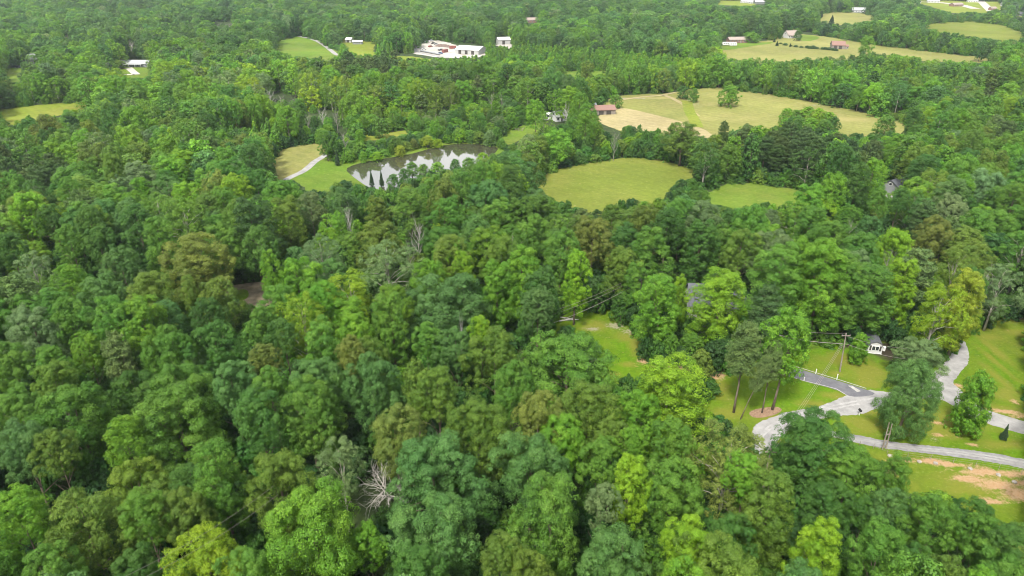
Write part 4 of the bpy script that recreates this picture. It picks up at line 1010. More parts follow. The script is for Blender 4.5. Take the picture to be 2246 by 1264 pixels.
# ---- labels for the forest trees: look, then the nearest landmark and the side of it
LAND = [(842, 1065, 'the bleached dead tree'), (1850, 775, 'the utility pole'), (1690, 905, 'the mulch bed'), (1320, 740, 'the sloping lawn'), (1560, 640, 'the grey roofed house'), (548, 640, 'the dirt clearing'),
        (920, 350, 'the pond'), (1345, 395, 'the lower hay field'), (1650, 425, 'the small pasture'), (1952, 415, 'the house on the right'), (762, 470, 'the forked dead tree'), (915, 510, 'the many-stemmed dead tree'),
        (1875, 480, 'the grey snag'), (1665, 955, 'the gravel road bend'), (2190, 1060, 'the orange bare clay'), (1900, 970, 'the twin wooden posts'), (2115, 890, 'the egg-shaped tree'), (2085, 690, 'the golden tree'),
        (430, 560, 'the big brownish tree'), (550, 500, 'the tall dark tree'), (980, 660, 'the big blue-green tree'), (690, 1120, 'the big bright tree at the bottom'), (455, 1190, 'the yellow-green tree'), (1245, 790, 'the broad tree below the lawn'),
        (1600, 980, 'the brownish open tree'), (1385, 1060, 'the narrow lime tree'), (1810, 1190, 'the lime tree near the bottom'), (75, 590, 'the grey tree at the left'), (770, 640, 'the yellow tree'), (1775, 970, 'the deep green roadside tree'),
        (935, 1000, 'the wide blue-green tree'), (165, 890, 'the wide tree at the left edge'), (1470, 850, 'the lime tree at the lawn'), (100, 1100, 'the feathery olive tree'), (1165, 700, 'the wires in the gap'), (2200, 700, 'the meadow top'), (100, 250, 'the yellow meadow'), (655, 350, 'the lane')]
ORD = ['', 'second', 'third', 'fourth', 'fifth', 'sixth', 'seventh', 'eighth', 'ninth', 'tenth']


def describe(ts):
    keyd = {}
    for t in ts:
        if t.get('label'): continue
        best = None
        for lx, ly, nm in LAND:
            dx = t['sx'] - lx; dy = (t['sy'] - ly) * 1.25; q = math.hypot(dx, dy)
            if q < t['sz'] * .55: continue
            if best is None or q < best[0]: best = (q, dx, dy, nm)
        q, dx, dy, nm = best
        side = ('right of' if dx > 0 else 'left of') if abs(dx) > abs(dy) else ('in front of' if dy > 0 else 'behind')
        k = (WORD[t['cls']], SHAPEW[t['kind']], 'pine' if t['cat'] == 'pine tree' else 'shrub' if t['cat'] == 'shrub' else 'tree', side, nm)
        keyd.setdefault(k, []).append((q, t))
    for (cw, sw, tw, side, nm), L in keyd.items():
        L.sort(key=lambda e: e[0])
        for i, (q, t) in enumerate(L):
            t['label'] = f'{sw} {cw} {tw} {side} {nm}' if len(L) == 1 else (f'{sw} {cw} {tw} {side} {nm}, nearest it' if i == 0 else f'{sw} {cw} {tw} {side} {nm}, {ORD[min(i, 9)]} from it')
            t['group'] = t.get('group') or ('pines of the forest' if tw == 'pine' else 'broadleaf trees of the forest')


describe(ind)
for (x_, y_, z_, h_, r_, k_, lb) in deads:
    o = link('dead_tree', (DEAD['bleached'][0] if lb.startswith('bleached') else DEAD[k_][len(bpy.data.objects) % 2]), None, (x_, y_, z_))
    o.scale = (r_ / 4.2, r_ / 4.2, h_ / 14); o.rotation_euler.z = rng.uniform(0, 6.28)
    if lb.startswith('bleached'): P_ = at(838, 1066, 9); o.scale = (1.15, 1.15, .95); o.location = P_ + Vector((0, 6.0, -8.6)); o.rotation_euler = (R(36), 0, 0)
    tag(o, lb, 'dead tree', 'bare dead trees in the canopy')


def crown_scale(kind, s, zs):
    """keep the clumps of a crown about as tall as wide: a narrow tall tree gets a longer bare trunk, not stretched foliage"""
    k = kind.split('_')[0]
    if k in ('round', 'open', 'feathery'): return min(max(zs, .88 * s), 1.18 * s)
    if k in ('tall', 'lanky', 'pine'): return min(max(zs, .75 * s), 1.35 * s)
    return zs


counts = {}
for t in ind:
    fam = PROTO[t['kind']]
    if not t['hero'] and t['sz'] < 22 and t['kind'] == 'round': fam = PROTO['round_mid']
    me_c, me_t, Rr, Ht = fam[counts.get(t['kind'], 0) % len(fam)]
    counts[t['kind']] = counts.get(t['kind'], 0) + 1
    e = empty(t['name'], (t['x'], t['y'], t['z']), t['rot'])
    s_ = t['r'] / Rr; zs = t['h'] / Ht; cz = zs if t.get('based') else crown_scale(t['kind'], s_, zs)
    if t.get('lean'):
        e.rotation_euler = (0, t['lean'], 0)
    tag(e, t['label'], t['cat'], t.get('group'))
    tk = link('trunk', me_t, e); tk.scale = (s_, s_, zs)
    c = link('crown', me_c, e, (0, 0, t['h'] - Ht * cz)); c.scale = (s_, s_, cz)
    c['tint'] = [float(v) for v in t['tint']]


# ---- masses by instancing the same forms on points
def mass(name, items, label):
    fams = sorted(set(k for k, *_ in items))
    col = bpy.data.collections.new(name + '_forms')
    order = []
    for f in fams:
        for i, (mc, mt, Rr, Ht) in enumerate(PROTO[f]):
            me = mc
            bm = bmesh.new(); bm.from_mesh(mc)
            n0 = len(bm.faces)
            bm.from_mesh(mt)
            nm_ = bpy.data.meshes.new('form'); 
            bm.faces.ensure_lookup_table()
            for fc in bm.faces[n0:]: fc.material_index = 1
            for v_ in set(v for fc in bm.faces[n0:] for v in fc.verts):
                if v_.co.z < -.3: v_.co.z = -9
            bm.to_mesh(nm_); bm.free()
            nm_.materials.append(mc.materials[0]); nm_.materials.append(mt.materials[0])
            key = f'f{len(order):03d}'
            o = bpy.data.objects.new(key, nm_); col.objects.link(o); order.append((f, i, Rr, Ht))
    first = {}
    for k, (f, i, Rr, Ht) in enumerate(order): first.setdefault(f, []).append((k, Rr, Ht))
    rs = random.Random(9)
    V = []; I = []; S = []; T = []; A = []
    for (f, x, y, z, r, h, tint) in items:
        k, Rr, Ht = rs.choice(first[f])
        cz = crown_scale(f, r / Rr, h / Ht)
        V.append((x, y, z + h - Ht * cz)); I.append(k); S += [r / Rr, r / Rr, cz]; T += list(tint); A += [0, 0, rs.uniform(0, 6.28)]
    pm = bpy.data.meshes.new(name); pm.from_pydata(V, [], [])
    pm.attributes.new('form', 'INT', 'POINT').data.foreach_set('value', I)
    pm.attributes.new('size', 'FLOAT_VECTOR', 'POINT').data.foreach_set('vector', S)
    pm.attributes.new('tint', 'FLOAT_VECTOR', 'POINT').data.foreach_set('vector', T)
    pm.attributes.new('turn', 'FLOAT_VECTOR', 'POINT').data.foreach_set('vector', A)
    o = link(name, pm)
    ng = bpy.data.node_groups.new(name, 'GeometryNodeTree')
    ng.interface.new_socket('Geometry', in_out='INPUT', socket_type='NodeSocketGeometry')
    ng.interface.new_socket('Geometry', in_out='OUTPUT', socket_type='NodeSocketGeometry')
    N = ng.nodes.new; L = ng.links.new
    gi = N('NodeGroupInput'); go = N('NodeGroupOutput'); iop = N('GeometryNodeInstanceOnPoints'); ci = N('GeometryNodeCollectionInfo')
    ci.inputs['Collection'].default_value = col; ci.inputs['Separate Children'].default_value = True; ci.inputs['Reset Children'].default_value = True
    def na(n, t):
        q = N('GeometryNodeInputNamedAttribute'); q.data_type = t; q.inputs['Name'].default_value = n; return q.outputs[0]
    L(gi.outputs[0], iop.inputs['Points']); L(ci.outputs[0], iop.inputs['Instance']); iop.inputs['Pick Instance'].default_value = True
    L(na('form', 'INT'), iop.inputs['Instance Index']); L(na('size', 'FLOAT_VECTOR'), iop.inputs['Scale'])
    e2r = N('FunctionNodeEulerToRotation'); L(na('turn', 'FLOAT_VECTOR'), e2r.inputs[0]); L(e2r.outputs[0], iop.inputs['Rotation'])
    L(iop.outputs[0], go.inputs[0])
    md = o.modifiers.new('forms', 'NODES'); md.node_group = ng
    tag(o, label, None, None, 'stuff')
    return o


items = []; far_items = []; plant_items = []
for t in rest:
    k = t['kind']; d = t['d']
    tint = list(t['tint'])
    if k == 'young': plant_items.append(('young_far', t['x'], t['y'], t['z'], t['r'], t['h'], tint)); continue
    if d < 230 and t['in']:
        f = {'round': 'round_mid', 'tall': 'tall', 'open': 'open', 'feathery': 'feathery', 'pine': 'pine'}.get(k, 'small')
    elif d < 420: f = {'pine': 'pine_far', 'tall': 'tall_far', 'open': 'open_mid', 'small': 'small'}.get(k, 'round_mid')
    else: f = {'pine': 'pine_far', 'tall': 'tall_far', 'open': 'round_far', 'young': 'young_far'}.get(k, 'round_far')
    (items if d < 420 else far_items).append((f, t['x'], t['y'], t['z'], t['r'], t['h'], tint))
mass('forest', items, 'mixed green forest canopy filling the middle distance')
mass('far_woods', far_items, 'distant wooded hills of dense green trees')
mass('plantation_trees', plant_items, 'dense young pointed trees planted beyond the fields')
# undergrowth below the near forest and along the edges of the clearings
und = []
g = jgrid(40, 330, 4.6)
x, y = g[:, 0], g[:, 1]
r = 2.6 * NP.uniform(.6, 1.3, len(x)); h = 4.0 * NP.uniform(.5, 1.5, len(x))
okb = ~covers(x, y, r, h)
allx = np.array([t['x'] for t in trees if t.get('based')]); ally = np.array([t['y'] for t in trees if t.get('based')])
for i in np.nonzero(okb)[0]:
    if inside(np.array([x[i]]), np.array([y[i]]), [tuple(at(a, b)[:2]) for a, b in roadA])[0]: continue
    und.append(('bush', x[i], y[i], 0.0, r[i], h[i], jitter(TINT[rng.choice(['deep', 'dark', 'dark', 'deep', 'mid'])], rng, .15)))
# fringes of scrub along far field edges
g = jgrid(250, 1150, 6.5)
x, y = g[:, 0], g[:, 1]
r = 2.6 * NP.uniform(.7, 1.3, len(x)); h = 4.5 * NP.uniform(.6, 1.3, len(x))
px, py, dd = proj(x, y, 0 * x)
near_field = np.zeros(len(x), bool)
for ox, oy in ((0, -6), (0, 6), (12, 0), (-12, 0), (0, -3), (6, 0), (-6, 0), (0, 12)): near_field |= hits(px + ox, py + oy)
okb = near_field & ~covers(x, y, r, h)
for i in np.nonzero(okb)[0]: und.append(('bush', x[i], y[i], float(ground_z(x[i], y[i])), r[i], h[i], jitter(TINT[rng.choice(['deep', 'mid', 'mid', 'bright', 'olive'])], rng, .15)))
mass('undergrowth', und, 'low leafy undergrowth between the trees and along clearings')

# ------------------------------------------------------------------ buildings
def pm(name, c, rough=.7, metallic=0.0, var=.12, scale=2.0, stretch=(1, 1, 1)):
    return noise_mat(name, tuple(x * (1 - var) for x in c), tuple(min(.9, x * (1 + var)) for x in c), scale, rough, stretch=stretch, metallic=metallic)


def band_mat(name, c0, c1, scale, axis='Z', rough=.6):
    """boards, shingle courses or metal ribs: fine bands along one axis"""
    m, nt, bs = new_mat(name); N = nt.nodes.new; L = nt.links.new
    t = N('ShaderNodeTexCoord'); w = N('ShaderNodeTexWave'); w.bands_direction = axis; w.inputs['Scale'].default_value = scale; w.inputs['Distortion'].default_value = .6; w.inputs['Detail'].default_value = 2
    n = N('ShaderNodeTexNoise'); n.inputs['Scale'].default_value = 1.1; n.inputs['Detail'].default_value = 6
    a = N('ShaderNodeMath'); a.operation = 'MULTIPLY_ADD'; a.inputs[1].default_value = .5
    x = N('ShaderNodeMath'); x.operation = 'MULTIPLY'; x.inputs[1].default_value = .5
    L(t.outputs['Object'], w.inputs['Vector']); L(t.outputs['Object'], n.inputs['Vector'])
    L(n.outputs['Fac'], x.inputs[0]); L(w.outputs['Fac'], a.inputs[0]); L(x.outputs[0], a.inputs[2])
    mx_ = N('ShaderNodeMix'); mx_.data_type = 'RGBA'; mx_.inputs['A'].default_value = rgba(c0); mx_.inputs['B'].default_value = rgba(c1)
    L(a.outputs[0], mx_.inputs['Factor']); L(mx_.outputs['Result'], bs.inputs['Base Color']); bs.inputs['Roughness'].default_value = rough
    return m


W_WHITE = band_mat('white_siding', (.42, .42, .42), (.58, .58, .58), 3.0)
W_GREY = band_mat('grey_siding', (.15, .16, .17), (.25, .26, .27), 3.0)
W_BRICK = band_mat('brown_brick', (.16, .085, .06), (.27, .16, .12), 4.0)
W_METAL = band_mat('metal_cladding', (.27, .27, .265), (.40, .40, .39), 1.5, 'X')
W_WOOD = band_mat('weathered_boards', (.12, .10, .085), (.27, .24, .21), 2.5, 'X')
R_GREY = band_mat('grey_shingles', (.050, .054, .065), (.095, .10, .115), 2.5, 'Y', .85)
R_BROWN = band_mat('brown_shingles', (.19, .15, .13), (.30, .25, .22), 2.5, 'Y', .85)
R_METAL = band_mat('pale_metal_roof', (.40, .40, .40), (.56, .56, .56), 1.2, 'X', .45)
R_DULL = band_mat('dull_metal_roof', (.27, .28, .29), (.42, .43, .44), 1.2, 'X', .5)
R_RUST = band_mat('rusted_roof', (.12, .06, .045), (.26, .155, .125), .8, 'X', .8)
GLASS, _n, _b = new_mat('window_glass'); _b.inputs['Base Color'].default_value = (.03, .035, .04, 1); _b.inputs['Roughness'].default_value = .08
DOORM = pm('dark_door', (.05, .045, .04))
TRIM = pm('white_trim', (.62, .62, .61), .5)
WOODP = noise_mat('pole_wood', (.13, .10, .08), (.30, .27, .23), 2, .9, stretch=(4, 4, .5))
STEEL = pm('grey_steel', (.30, .31, .32), .45, .6)
WIREM = pm('wire_metal', (.26, .22, .22), .5, .3)
BLACK = pm('black_rubber', (.02, .02, .02), .8)


def building(name, px, py, w, dpt, hw, hr, wall, roof, label, cat='house', rz=0.0, windows=3, door=.5, chimney=None, wing=None, bigdoors=0, porch=False, gable_win=True, over=.4, group=None, loc=None, end_open=False):
    """a ridge-roofed building; its long side (w) looks at the camera when rz = 0"""
    p = at(px, py) if loc is None else Vector(loc)
    p.z = float(ground_z(p.x, p.y))
    e = empty(name, p, rz); tag(e, label, cat, group)
    MB().prismx([(-dpt / 2, -.3), (dpt / 2, -.3), (dpt / 2, hw), (0, hw + hr), (-dpt / 2, hw)], -w / 2, w / 2).build('wall', wall, e)
    k = hr / (dpt / 2); oz = over * k
    r_ = MB().prismx([(-dpt / 2 - over, hw - oz), (0, hw + hr), (0, hw + hr + .22), (-dpt / 2 - over, hw - oz + .22)], -w / 2 - over, w / 2 + over)
    r_.prismx([(dpt / 2 + over, hw - oz), (dpt / 2 + over, hw - oz + .22), (0, hw + hr + .22), (0, hw + hr)], -w / 2 - over, w / 2 + over)
    ro = r_.build('roof', roof, e)
    if chimney is not None: MB().box(chimney - .4, chimney + .4, .3, 1.1, hw, hw + hr + 1.0).build('chimney', W_BRICK, ro)
    yf = -dpt / 2
    slots = [(-w / 2 + w * (i + .5) / (windows + 1)) for i in range(windows + 1)] if windows else []
    di = int(door * len(slots)) if door is not None and slots else -1
    for i, x in enumerate(slots):
        if i == di:
            f = MB().box(x - .6, x + .6, yf - .08, yf, 0, 2.25).build('door', TRIM, e)
            MB().box(x - .45, x + .45, yf - .11, yf - .08, .05, 2.1).build('panel', DOORM, f)
        else:
            f = MB().box(x - .7, x + .7, yf - .08, yf, .85, 2.2).build('window', TRIM, e)
            MB().box(x - .58, x + .58, yf - .11, yf - .08, .97, 2.08).build('pane', GLASS, f)
            if hw > 4.6:
                f = MB().box(x - .7, x + .7, yf - .08, yf, 3.5, 4.85).build('window', TRIM, e)
                MB().box(x - .58, x + .58, yf - .11, yf - .08, 3.62, 4.73).build('pane', GLASS, f)
    for i in range(bigdoors):
        x = -w / 2 + w * (i + .7) / (bigdoors + .6)
        MB().box(x - 1.3, x + 1.3, yf - .1, yf, 0, min(3.6, hw - .4)).build('door', DOORM, e)
    if gable_win:
        for sx in (-1, 1):
            x0 = sx * w / 2; x1 = x0 + sx * .09
            f = MB().box(min(x0, x1), max(x0, x1), -.6, .6, hw + hr * .1, hw + hr * .1 + 1.1).build('window', TRIM, e)
            x2 = x1 + sx * .03
            MB().box(min(x1, x2), max(x1, x2), -.48, .48, hw + hr * .1 + .12, hw + hr * .1 + .98).build('pane', GLASS, f)
    if porch:
        pr = MB().box(-w * .32, w * .32, yf - 2.4, yf - .05, hw - .55, hw - .4).build('porch_roof', roof, e)
        for x in (-w * .3, -w * .1, w * .1, w * .3): MB().box(x - .09, x + .09, yf - 2.3, yf - 2.12, 0, hw - .55).build('post', TRIM, e)
    if wing:
        wx, ww, wd, wh, wr = wing
        MB().prismx([(-wd / 2, -.3), (wd / 2, -.3), (wd / 2, wh), (0, wh + wr), (-wd / 2, wh)], wx, wx + ww).build('wall', wall, e)
        kk = wr / (wd / 2) * over
        rr = MB().prismx([(-wd / 2 - over, wh - kk), (0, wh + wr), (0, wh + wr + .2), (-wd / 2 - over, wh - kk + .2)], wx, wx + ww + over)
        rr.prismx([(wd / 2 + over, wh - kk), (wd / 2 + over, wh - kk + .2), (0, wh + wr + .2), (0, wh + wr)], wx, wx + ww + over)
        rr.build('roof', roof, e)
        f = MB().box(wx + ww * .4, wx + ww * .4 + 1.3, -wd / 2 - .08, -wd / 2, .9, 2.2).build('window', TRIM, e)
        MB().box(wx + ww * .4 + .12, wx + ww * .4 + 1.18, -wd / 2 - .11, -wd / 2 - .08, 1.0, 2.1).build('pane', GLASS, f)
    return e


building('house', 1556, 700, 11.5, 9.5, 5.6, 3.6, W_WHITE, R_GREY, 'white two-storey house with a grey shingle roof, half hidden behind the tall lawn trees', rz=R(-5), windows=4, chimney=None, wing=(5.9, 6.5, 7.5, 3.4, 2.6))
building('house', 1735, 83, 14, 9, 3.0, 3.8, W_WHITE, R_BROWN, 'white farmhouse with a brownish roof at the head of the hay field', rz=R(16), windows=4, chimney=2.0, porch=True)
building('house', 1618, 93, 20, 8, 2.8, 2.0, W_BRICK, R_BROWN, 'long brown farmhouse behind the round tree at the field', rz=R(5), windows=5)
building('barn', 1836, 107, 11, 8, 3.4, 3.0, W_WOOD, R_RUST, 'weathered grey barn with a rusty roof in the hay field', 'barn', rz=R(-10), windows=0, bigdoors=2, gable_win=False, wing=(5.55, 3, 7, 2.4, 1.2))
building('barn', 1316, 249, 15, 8, 2.6, 1.7, W_WOOD, R_RUST, 'low barn with a rust red metal roof beside the pale stubble', 'barn', rz=R(8), windows=0, bigdoors=3, gable_win=False)
building('shed', 1296, 240, 5, 4, 2.4, 1.0, W_WOOD, R_DULL, 'small grey shed just behind the rust roofed barn', 'shed', rz=R(5), windows=0, gable_win=False)
building('house', 1226, 264, 6.5, 6, 2.8, 2.0, W_WHITE, R_DULL, 'small white house at the end of the lane right of the pond', rz=R(25), windows=2)
building('trailer_home', 1208, 260, 4, 3, 2.2, .7, W_WHITE, R_METAL, 'white shack left of the small house near the pond', 'shack', rz=R(-20), windows=1, gable_win=False)
building('workshop', 1034, 117, 22, 17, 3.6, 2.4, W_METAL, R_METAL, 'large white metal workshop with open bays in the gravel yard', 'workshop', rz=R(-24), windows=0, bigdoors=3, gable_win=False)
building('barn', 1104, 97, 11.5, 9, 4.2, 2.0, W_METAL, R_METAL, 'white metal barn with one dark door right of the workshop', 'barn', rz=R(14), windows=0, bigdoors=1, gable_win=False)
building('shed', 1136, 105, 9, 6, 2.4, 1.4, W_GREY, R_BROWN, 'low tan roofed shed right of the white metal barn', 'shed', rz=R(-12), windows=1, gable_win=False)
building('shed', 767, 93, 6, 5, 2.6, 1.6, W_METAL, R_METAL, 'smaller white metal shed at the top of the valley pasture', 'shed', rz=R(-18), windows=0, bigdoors=1, gable_win=False)
building('shed', 785, 97, 9, 5, 2.2, 1.2, W_GREY, R_DULL, 'wider grey shed beside the small white one in the valley pasture', 'shed', rz=R(4), windows=1, gable_win=False)
building('house', 299, 146, 23, 7, 2.7, 1.9, W_GREY, R_DULL, 'long grey house with a pale metal roof and curved drive', rz=R(-3), windows=6, porch=True)
building('house', 232, 149, 8, 8, 2.8, 1.6, W_WHITE, R_METAL, 'white flat-looking house left of the long grey house', rz=R(30), windows=2)
building('house', 73, 140, 5.5, 6.5, 3.6, 3.6, W_WHITE, R_DULL, 'steep gabled white house with a chimney left of the big round tree', rz=R(55), windows=2, chimney=1.0)
building('house', 1960, 420, 7, 7, 2.6, 2.2, W_GREY, R_GREY, 'grey house end peeping out of the trees above the paved drive', rz=R(35), windows=2, porch=False)
building('house', 1166, 50, 15, 9, 2.6, 2.6, W_BRICK, R_BROWN, 'brown roofed house alone in the far woods', rz=R(10), windows=2)
building('house', 1882, 27, 18, 9, 3.0, 3.0, W_WHITE, R_DULL, 'white house with a grey roof at the back of the upper meadow', rz=R(-12), windows=4)
G4 = 'houses of the far settlement'
for a in [(1632, 8, 11, 'white roofed house at the top, left of the wide grey one', R_METAL, W_WHITE), (1646, 9, 7, 'small white outbuilding beside the wide grey roofed house', R_METAL, W_WHITE), (1667, 9, 20, 'wide house with a pale grey roof at the top edge', R_METAL, W_GREY),
          (2097, 14, 20, 'brown roofed house in the middle of the settlement clearing', R_BROWN, W_BRICK), (2004, 7, 20, 'pinkish brown roofed house at the left of the settlement', R_BROWN, W_WHITE), (2046, 6, 18, 'white roofed house between the two brown roofed ones', R_METAL, W_WHITE),
          (2176, 23, 9, 'small brown hut on the bare lot of the settlement', R_BROWN, W_BRICK), (2238, 35, 16, 'grey roofed house at the right edge of the settlement', R_GREY, W_GREY), (2206, 14, 14, 'white roofed house right of the bare lot', R_METAL, W_WHITE), (2132, 5, 15, 'pale house at the top of the settlement street', R_DULL, W_WHITE)]:
    building('house', a[0], a[1], a[2], 9 if a[2] > 10 else 6, 2.8, 2.2, a[5], a[4], a[3], rz=R((a[0] * 7) % 40 - 20), windows=3 if a[2] > 10 else 1, group=G4)

# garden shed with a gambrel roof
p = at(1917, 776)
e = empty('garden_shed', p, R(-14)); tag(e, 'small white garden shed with a dark barn-shaped roof under the trees', 'shed')
gam = [(-1.45, 0), (1.45, 0), (1.45, 1.75), (1.0, 2.55), (0, 3.0), (-1.0, 2.55), (-1.45, 1.75)]
MB().prism(gam, 0, 4.6).build('wall', W_WHITE, e)
ro = MB()
out = [(1.62, 1.62), (1.12, 2.66), (0, 3.16), (-1.12, 2.66), (-1.62, 1.62)]; inn = [(1.46, 1.70), (1.01, 2.565), (0, 3.02), (-1.01, 2.565), (-1.46, 1.70)]
for i in range(4): ro.prism([inn[i], out[i], out[i + 1], inn[i + 1]], -.18, 4.75)
ro.build('roof', R_GREY, e)
f = MB().box(-.75, .75, -.07, 0, .85, 1.95).build('window', TRIM, e)
for sx in (-1, 1): MB().box(sx * .36 - .30, sx * .36 + .30, -.10, -.07, .95, 1.85).build('pane', GLASS, f)
for sx in (-1, 1): MB().box(sx * 1.0 - .17, sx * 1.0 + .17, -.09, -.01, .80, 2.0).build('shutter', DOORM, e)
MB().box(-1.5, 1.5, -.06, -.001, 0, .18).build('sill', TRIM, e)
o = MB().tube([(0, 0, .1), (0, 0, .95)], .3, 10).tube([(0, 0, .95), (0, 0, 1.05)], .33, 10).build('rain_barrel', TRIM, None, at(1938, 770)); tag(o, 'pale rain barrel at the right corner of the garden shed', 'barrel')


# ------------------------------------------------------------------ poles, wires, posts
def pole(px, py, ht, label, lean=(0, 0), arm=True, drum=False, group='utility poles'):
    p = at(px, py)
    e = empty('utility_pole', p); tag(e, label, 'utility pole', group)
    top = Vector((lean[0], lean[1], ht))
    MB().tube([(0, 0, -.3), top * .5, top], [.17, .14, .11], 8).build('post', WOODP, e)
    if arm:
        c = top - Vector((0, 0, .5)); a = MB().box(c.x - .9, c.x + .9, c.y - .25, c.y - .12, c.z - .07, c.z + .07).build('crossarm', WOODP, e)
        for x in (-.8, 0.0, .8): MB().tube([(c.x + x, c.y - .18, c.z + .07), (c.x + x, c.y - .18, c.z + .28)], [.05, .035], 6).build('insulator', STEEL, a)
    if drum: MB().tube([top + Vector((-.38, -.1, -2.2)), top + Vector((-.38, -.1, -1.2))], .24, 10).build('transformer', STEEL, e)
    return p + top


def wires(pts_pairs, label, rad=.016, sag=.8, name='power_line'):
    a0 = Vector(pts_pairs[0][0])
    e = empty(name, a0); tag(e, label, 'power line')
    for a, b in pts_pairs:
        a = Vector(a) - a0; b = Vector(b) - a0; n = 14
        MB().tube([a.lerp(b, k / n) - Vector((0, 0, sag * 4 * (k / n) * (1 - k / n))) for k in range(n + 1)], rad, 4).build('wire', WIREM, e)


p0 = at(1842, 816)
r_ = ray(1856, 731); k_ = p0.y / r_.y; tp = Vector((r_.x * k_, p0.y, H + r_.z * k_))
T1 = pole(1842, 816, tp.z, 'slightly leaning wooden utility pole on the lawn beside the asphalt drive', (tp.x - p0.x, 0), True, False)
c = T1 - Vector((.25, .1, 2.4))
TB = at(1690, 990, 8.5)
pole(*proj(TB.x, TB.y, 0)[:2], 9.0, 'utility pole among the roadside trees below the gravel bend')
wires([(c + Vector((x, 0, 0)), TB + Vector((x * 2.2, 0, .2 * j))) for j, x in enumerate((-.25, .0, .25))], 'three wires slanting from the utility pole down across the lawn and drive', .022, 1.0)
wires([(c + Vector((-.1, 0, 0)), at(1700, 733, 8.0))], 'thick cable from the utility pole to the trees left of the lawn', .05, .5)
wires([(T1, at(1690, 715, 9.0))], 'thin top wire from the utility pole towards the house', .02, .6)
wires([(T1 - Vector((0, 0, .6)), at(1990, 765, 8.0)), (T1 - Vector((0, 0, 2.3)), at(1990, 788, 7.0))], 'pair of wires from the utility pole over the shed to the open trees', .022, .5)
A1 = at(1168, 694, 10.0)
pole(*proj(A1.x, A1.y, 0)[:2], 10.0, 'pale utility pole top in the gap left of the sloping lawn', arm=True)
B1 = at(1409, 597, 11.0)
pole(*proj(B1.x, B1.y, 0)[:2], 11.0, 'utility pole with a transformer in the dark trees left of the house', drum=True)
wires([(A1 + Vector((0, 0, -.2)), B1 + Vector((-.6, 0, -.3))), (A1 + Vector((0, 0, -1.0)), B1 + Vector((-.6, 0, -1.3)))], 'two parallel wires across the gap above the sloping lawn', .024, 1.0)
wires([(at(1175, 722, 9.0), B1 + Vector((-.4, 0, -2.6)))], 'thick pale cable just above the head of the sloping lawn', .04, .9)
wires([(at(230, 1285, 19.5), at(600, 1066, 19.5))], 'upper thin wire over the trees at the lower left', .010, .9)
wires([(at(265, 1290, 19.5), at(610, 1085, 19.5))], 'lower thin wire over the trees at the lower left', .010, .9)
for (px, py, hh, lb) in [(1763, 836, .9, 'short white marker post on the lawn side of the drive'), (1789, 820, 1.1, 'short white marker post on the far side of the drive'), (1835, 833, 1.3, 'thin white stake between pole and asphalt junction')]:
    o = MB().box(-.07, .07, -.07, .07, -.1, hh).box(-.09, .09, -.09, .09, hh, hh + .06).build('marker_post', TRIM, None, at(px, py)); tag(o, lb, 'post', 'marker posts along the drive')
e = empty('mailbox', at(1884, 911)); tag(e, 'black mailbox on a white post at the edge of the gravel junction', 'mailbox')
MB().box(-.07, .07, -.07, .07, -.1, 1.0).build('post', TRIM, e)
MB().prism([(-.2, 1.0), (.2, 1.0), (.2, 1.25), (.1, 1.38), (-.1, 1.38), (-.2, 1.25)], -.35, .35).build('box', BLACK, e)
e = empty('wooden_posts', at(1939, 986), R(10)); e.name = 'pole_frame'; tag(e, 'tall frame of two weathered wooden posts beside the gravel lane', 'frame')
MB().tube([(-.35, 0, -.3), (-.45, 0, 3), (-.55, 0, 6.0)], [.12, .11, .08], 7).build('post', WOODP, e)
MB().tube([(.35, 0, -.3), (.22, 0, 3), (.10, 0, 5.6)], [.12, .11, .08], 7).build('post', WOODP, e)
for z in (.7, 1.9, 3.3): MB().box(-.5, .42, -.06, .06, z, z + .14).build('rail', WOODP, e)
# wire fence along the gravel lane
e = empty('wire_fence', at(1885, 978)); tag(e, 'low wire fence on thin posts along the near side of the gravel lane', 'fence')
fp = [at(x, y) for x, y in [(1885, 978), (1915, 985), (1945, 996), (1990, 1004), (2040, 1010), (2090, 1016), (2140, 1022), (2190, 1030), (2240, 1040)]]
o0 = fp[0].copy()
for q in fp: MB().tube([q - o0 + Vector((0, 0, -.1)), q - o0 + Vector((0, 0, 1.1))], .04, 5).build('post', WOODP, e)
for z in (.55, 1.0): MB().tube([q - o0 + Vector((0, 0, z)) for q in fp], .012, 4).build('wire', WIREM, e)
# boulders along the clay bank
rs_ = random.Random(4)
BM = []
for k in range(3):
    bm = bmesh.new(); bmesh.ops.create_icosphere(bm, subdivisions=2, radius=.4)
    for v in bm.verts: v.co *= rs_.uniform(.75, 1.15); v.co.z *= .7
    me = bpy.data.meshes.new('rock'); bm.to_mesh(me); bm.free(); me.materials.append(noise_mat('rock', (.20, .18, .16), (.36, .33, .30), 3, .9, stretch=(1, 1, 1))); BM.append(me)
for (px, py, lb) in [(1952, 1000, 'pale rock beside the tall frame of posts'), (2016, 1013, 'pale rock on the orange strip, second from the frame of posts'), (2052, 1016, 'pale rock on the orange strip, third from the frame of posts'), (2128, 1028, 'pale rock on the orange strip below the lane bend'), (2190, 1042, 'pale rock on the bare clay at the right'), (2225, 1058, 'pale rock nearest the right edge on the bare clay')]:
    o = link('rock', BM[rs_.randrange(3)], None, at(px, py, .1)); o.rotation_euler.z = rs_.uniform(0, 6); tag(o, lb, 'rock', 'rocks on the clay bank')
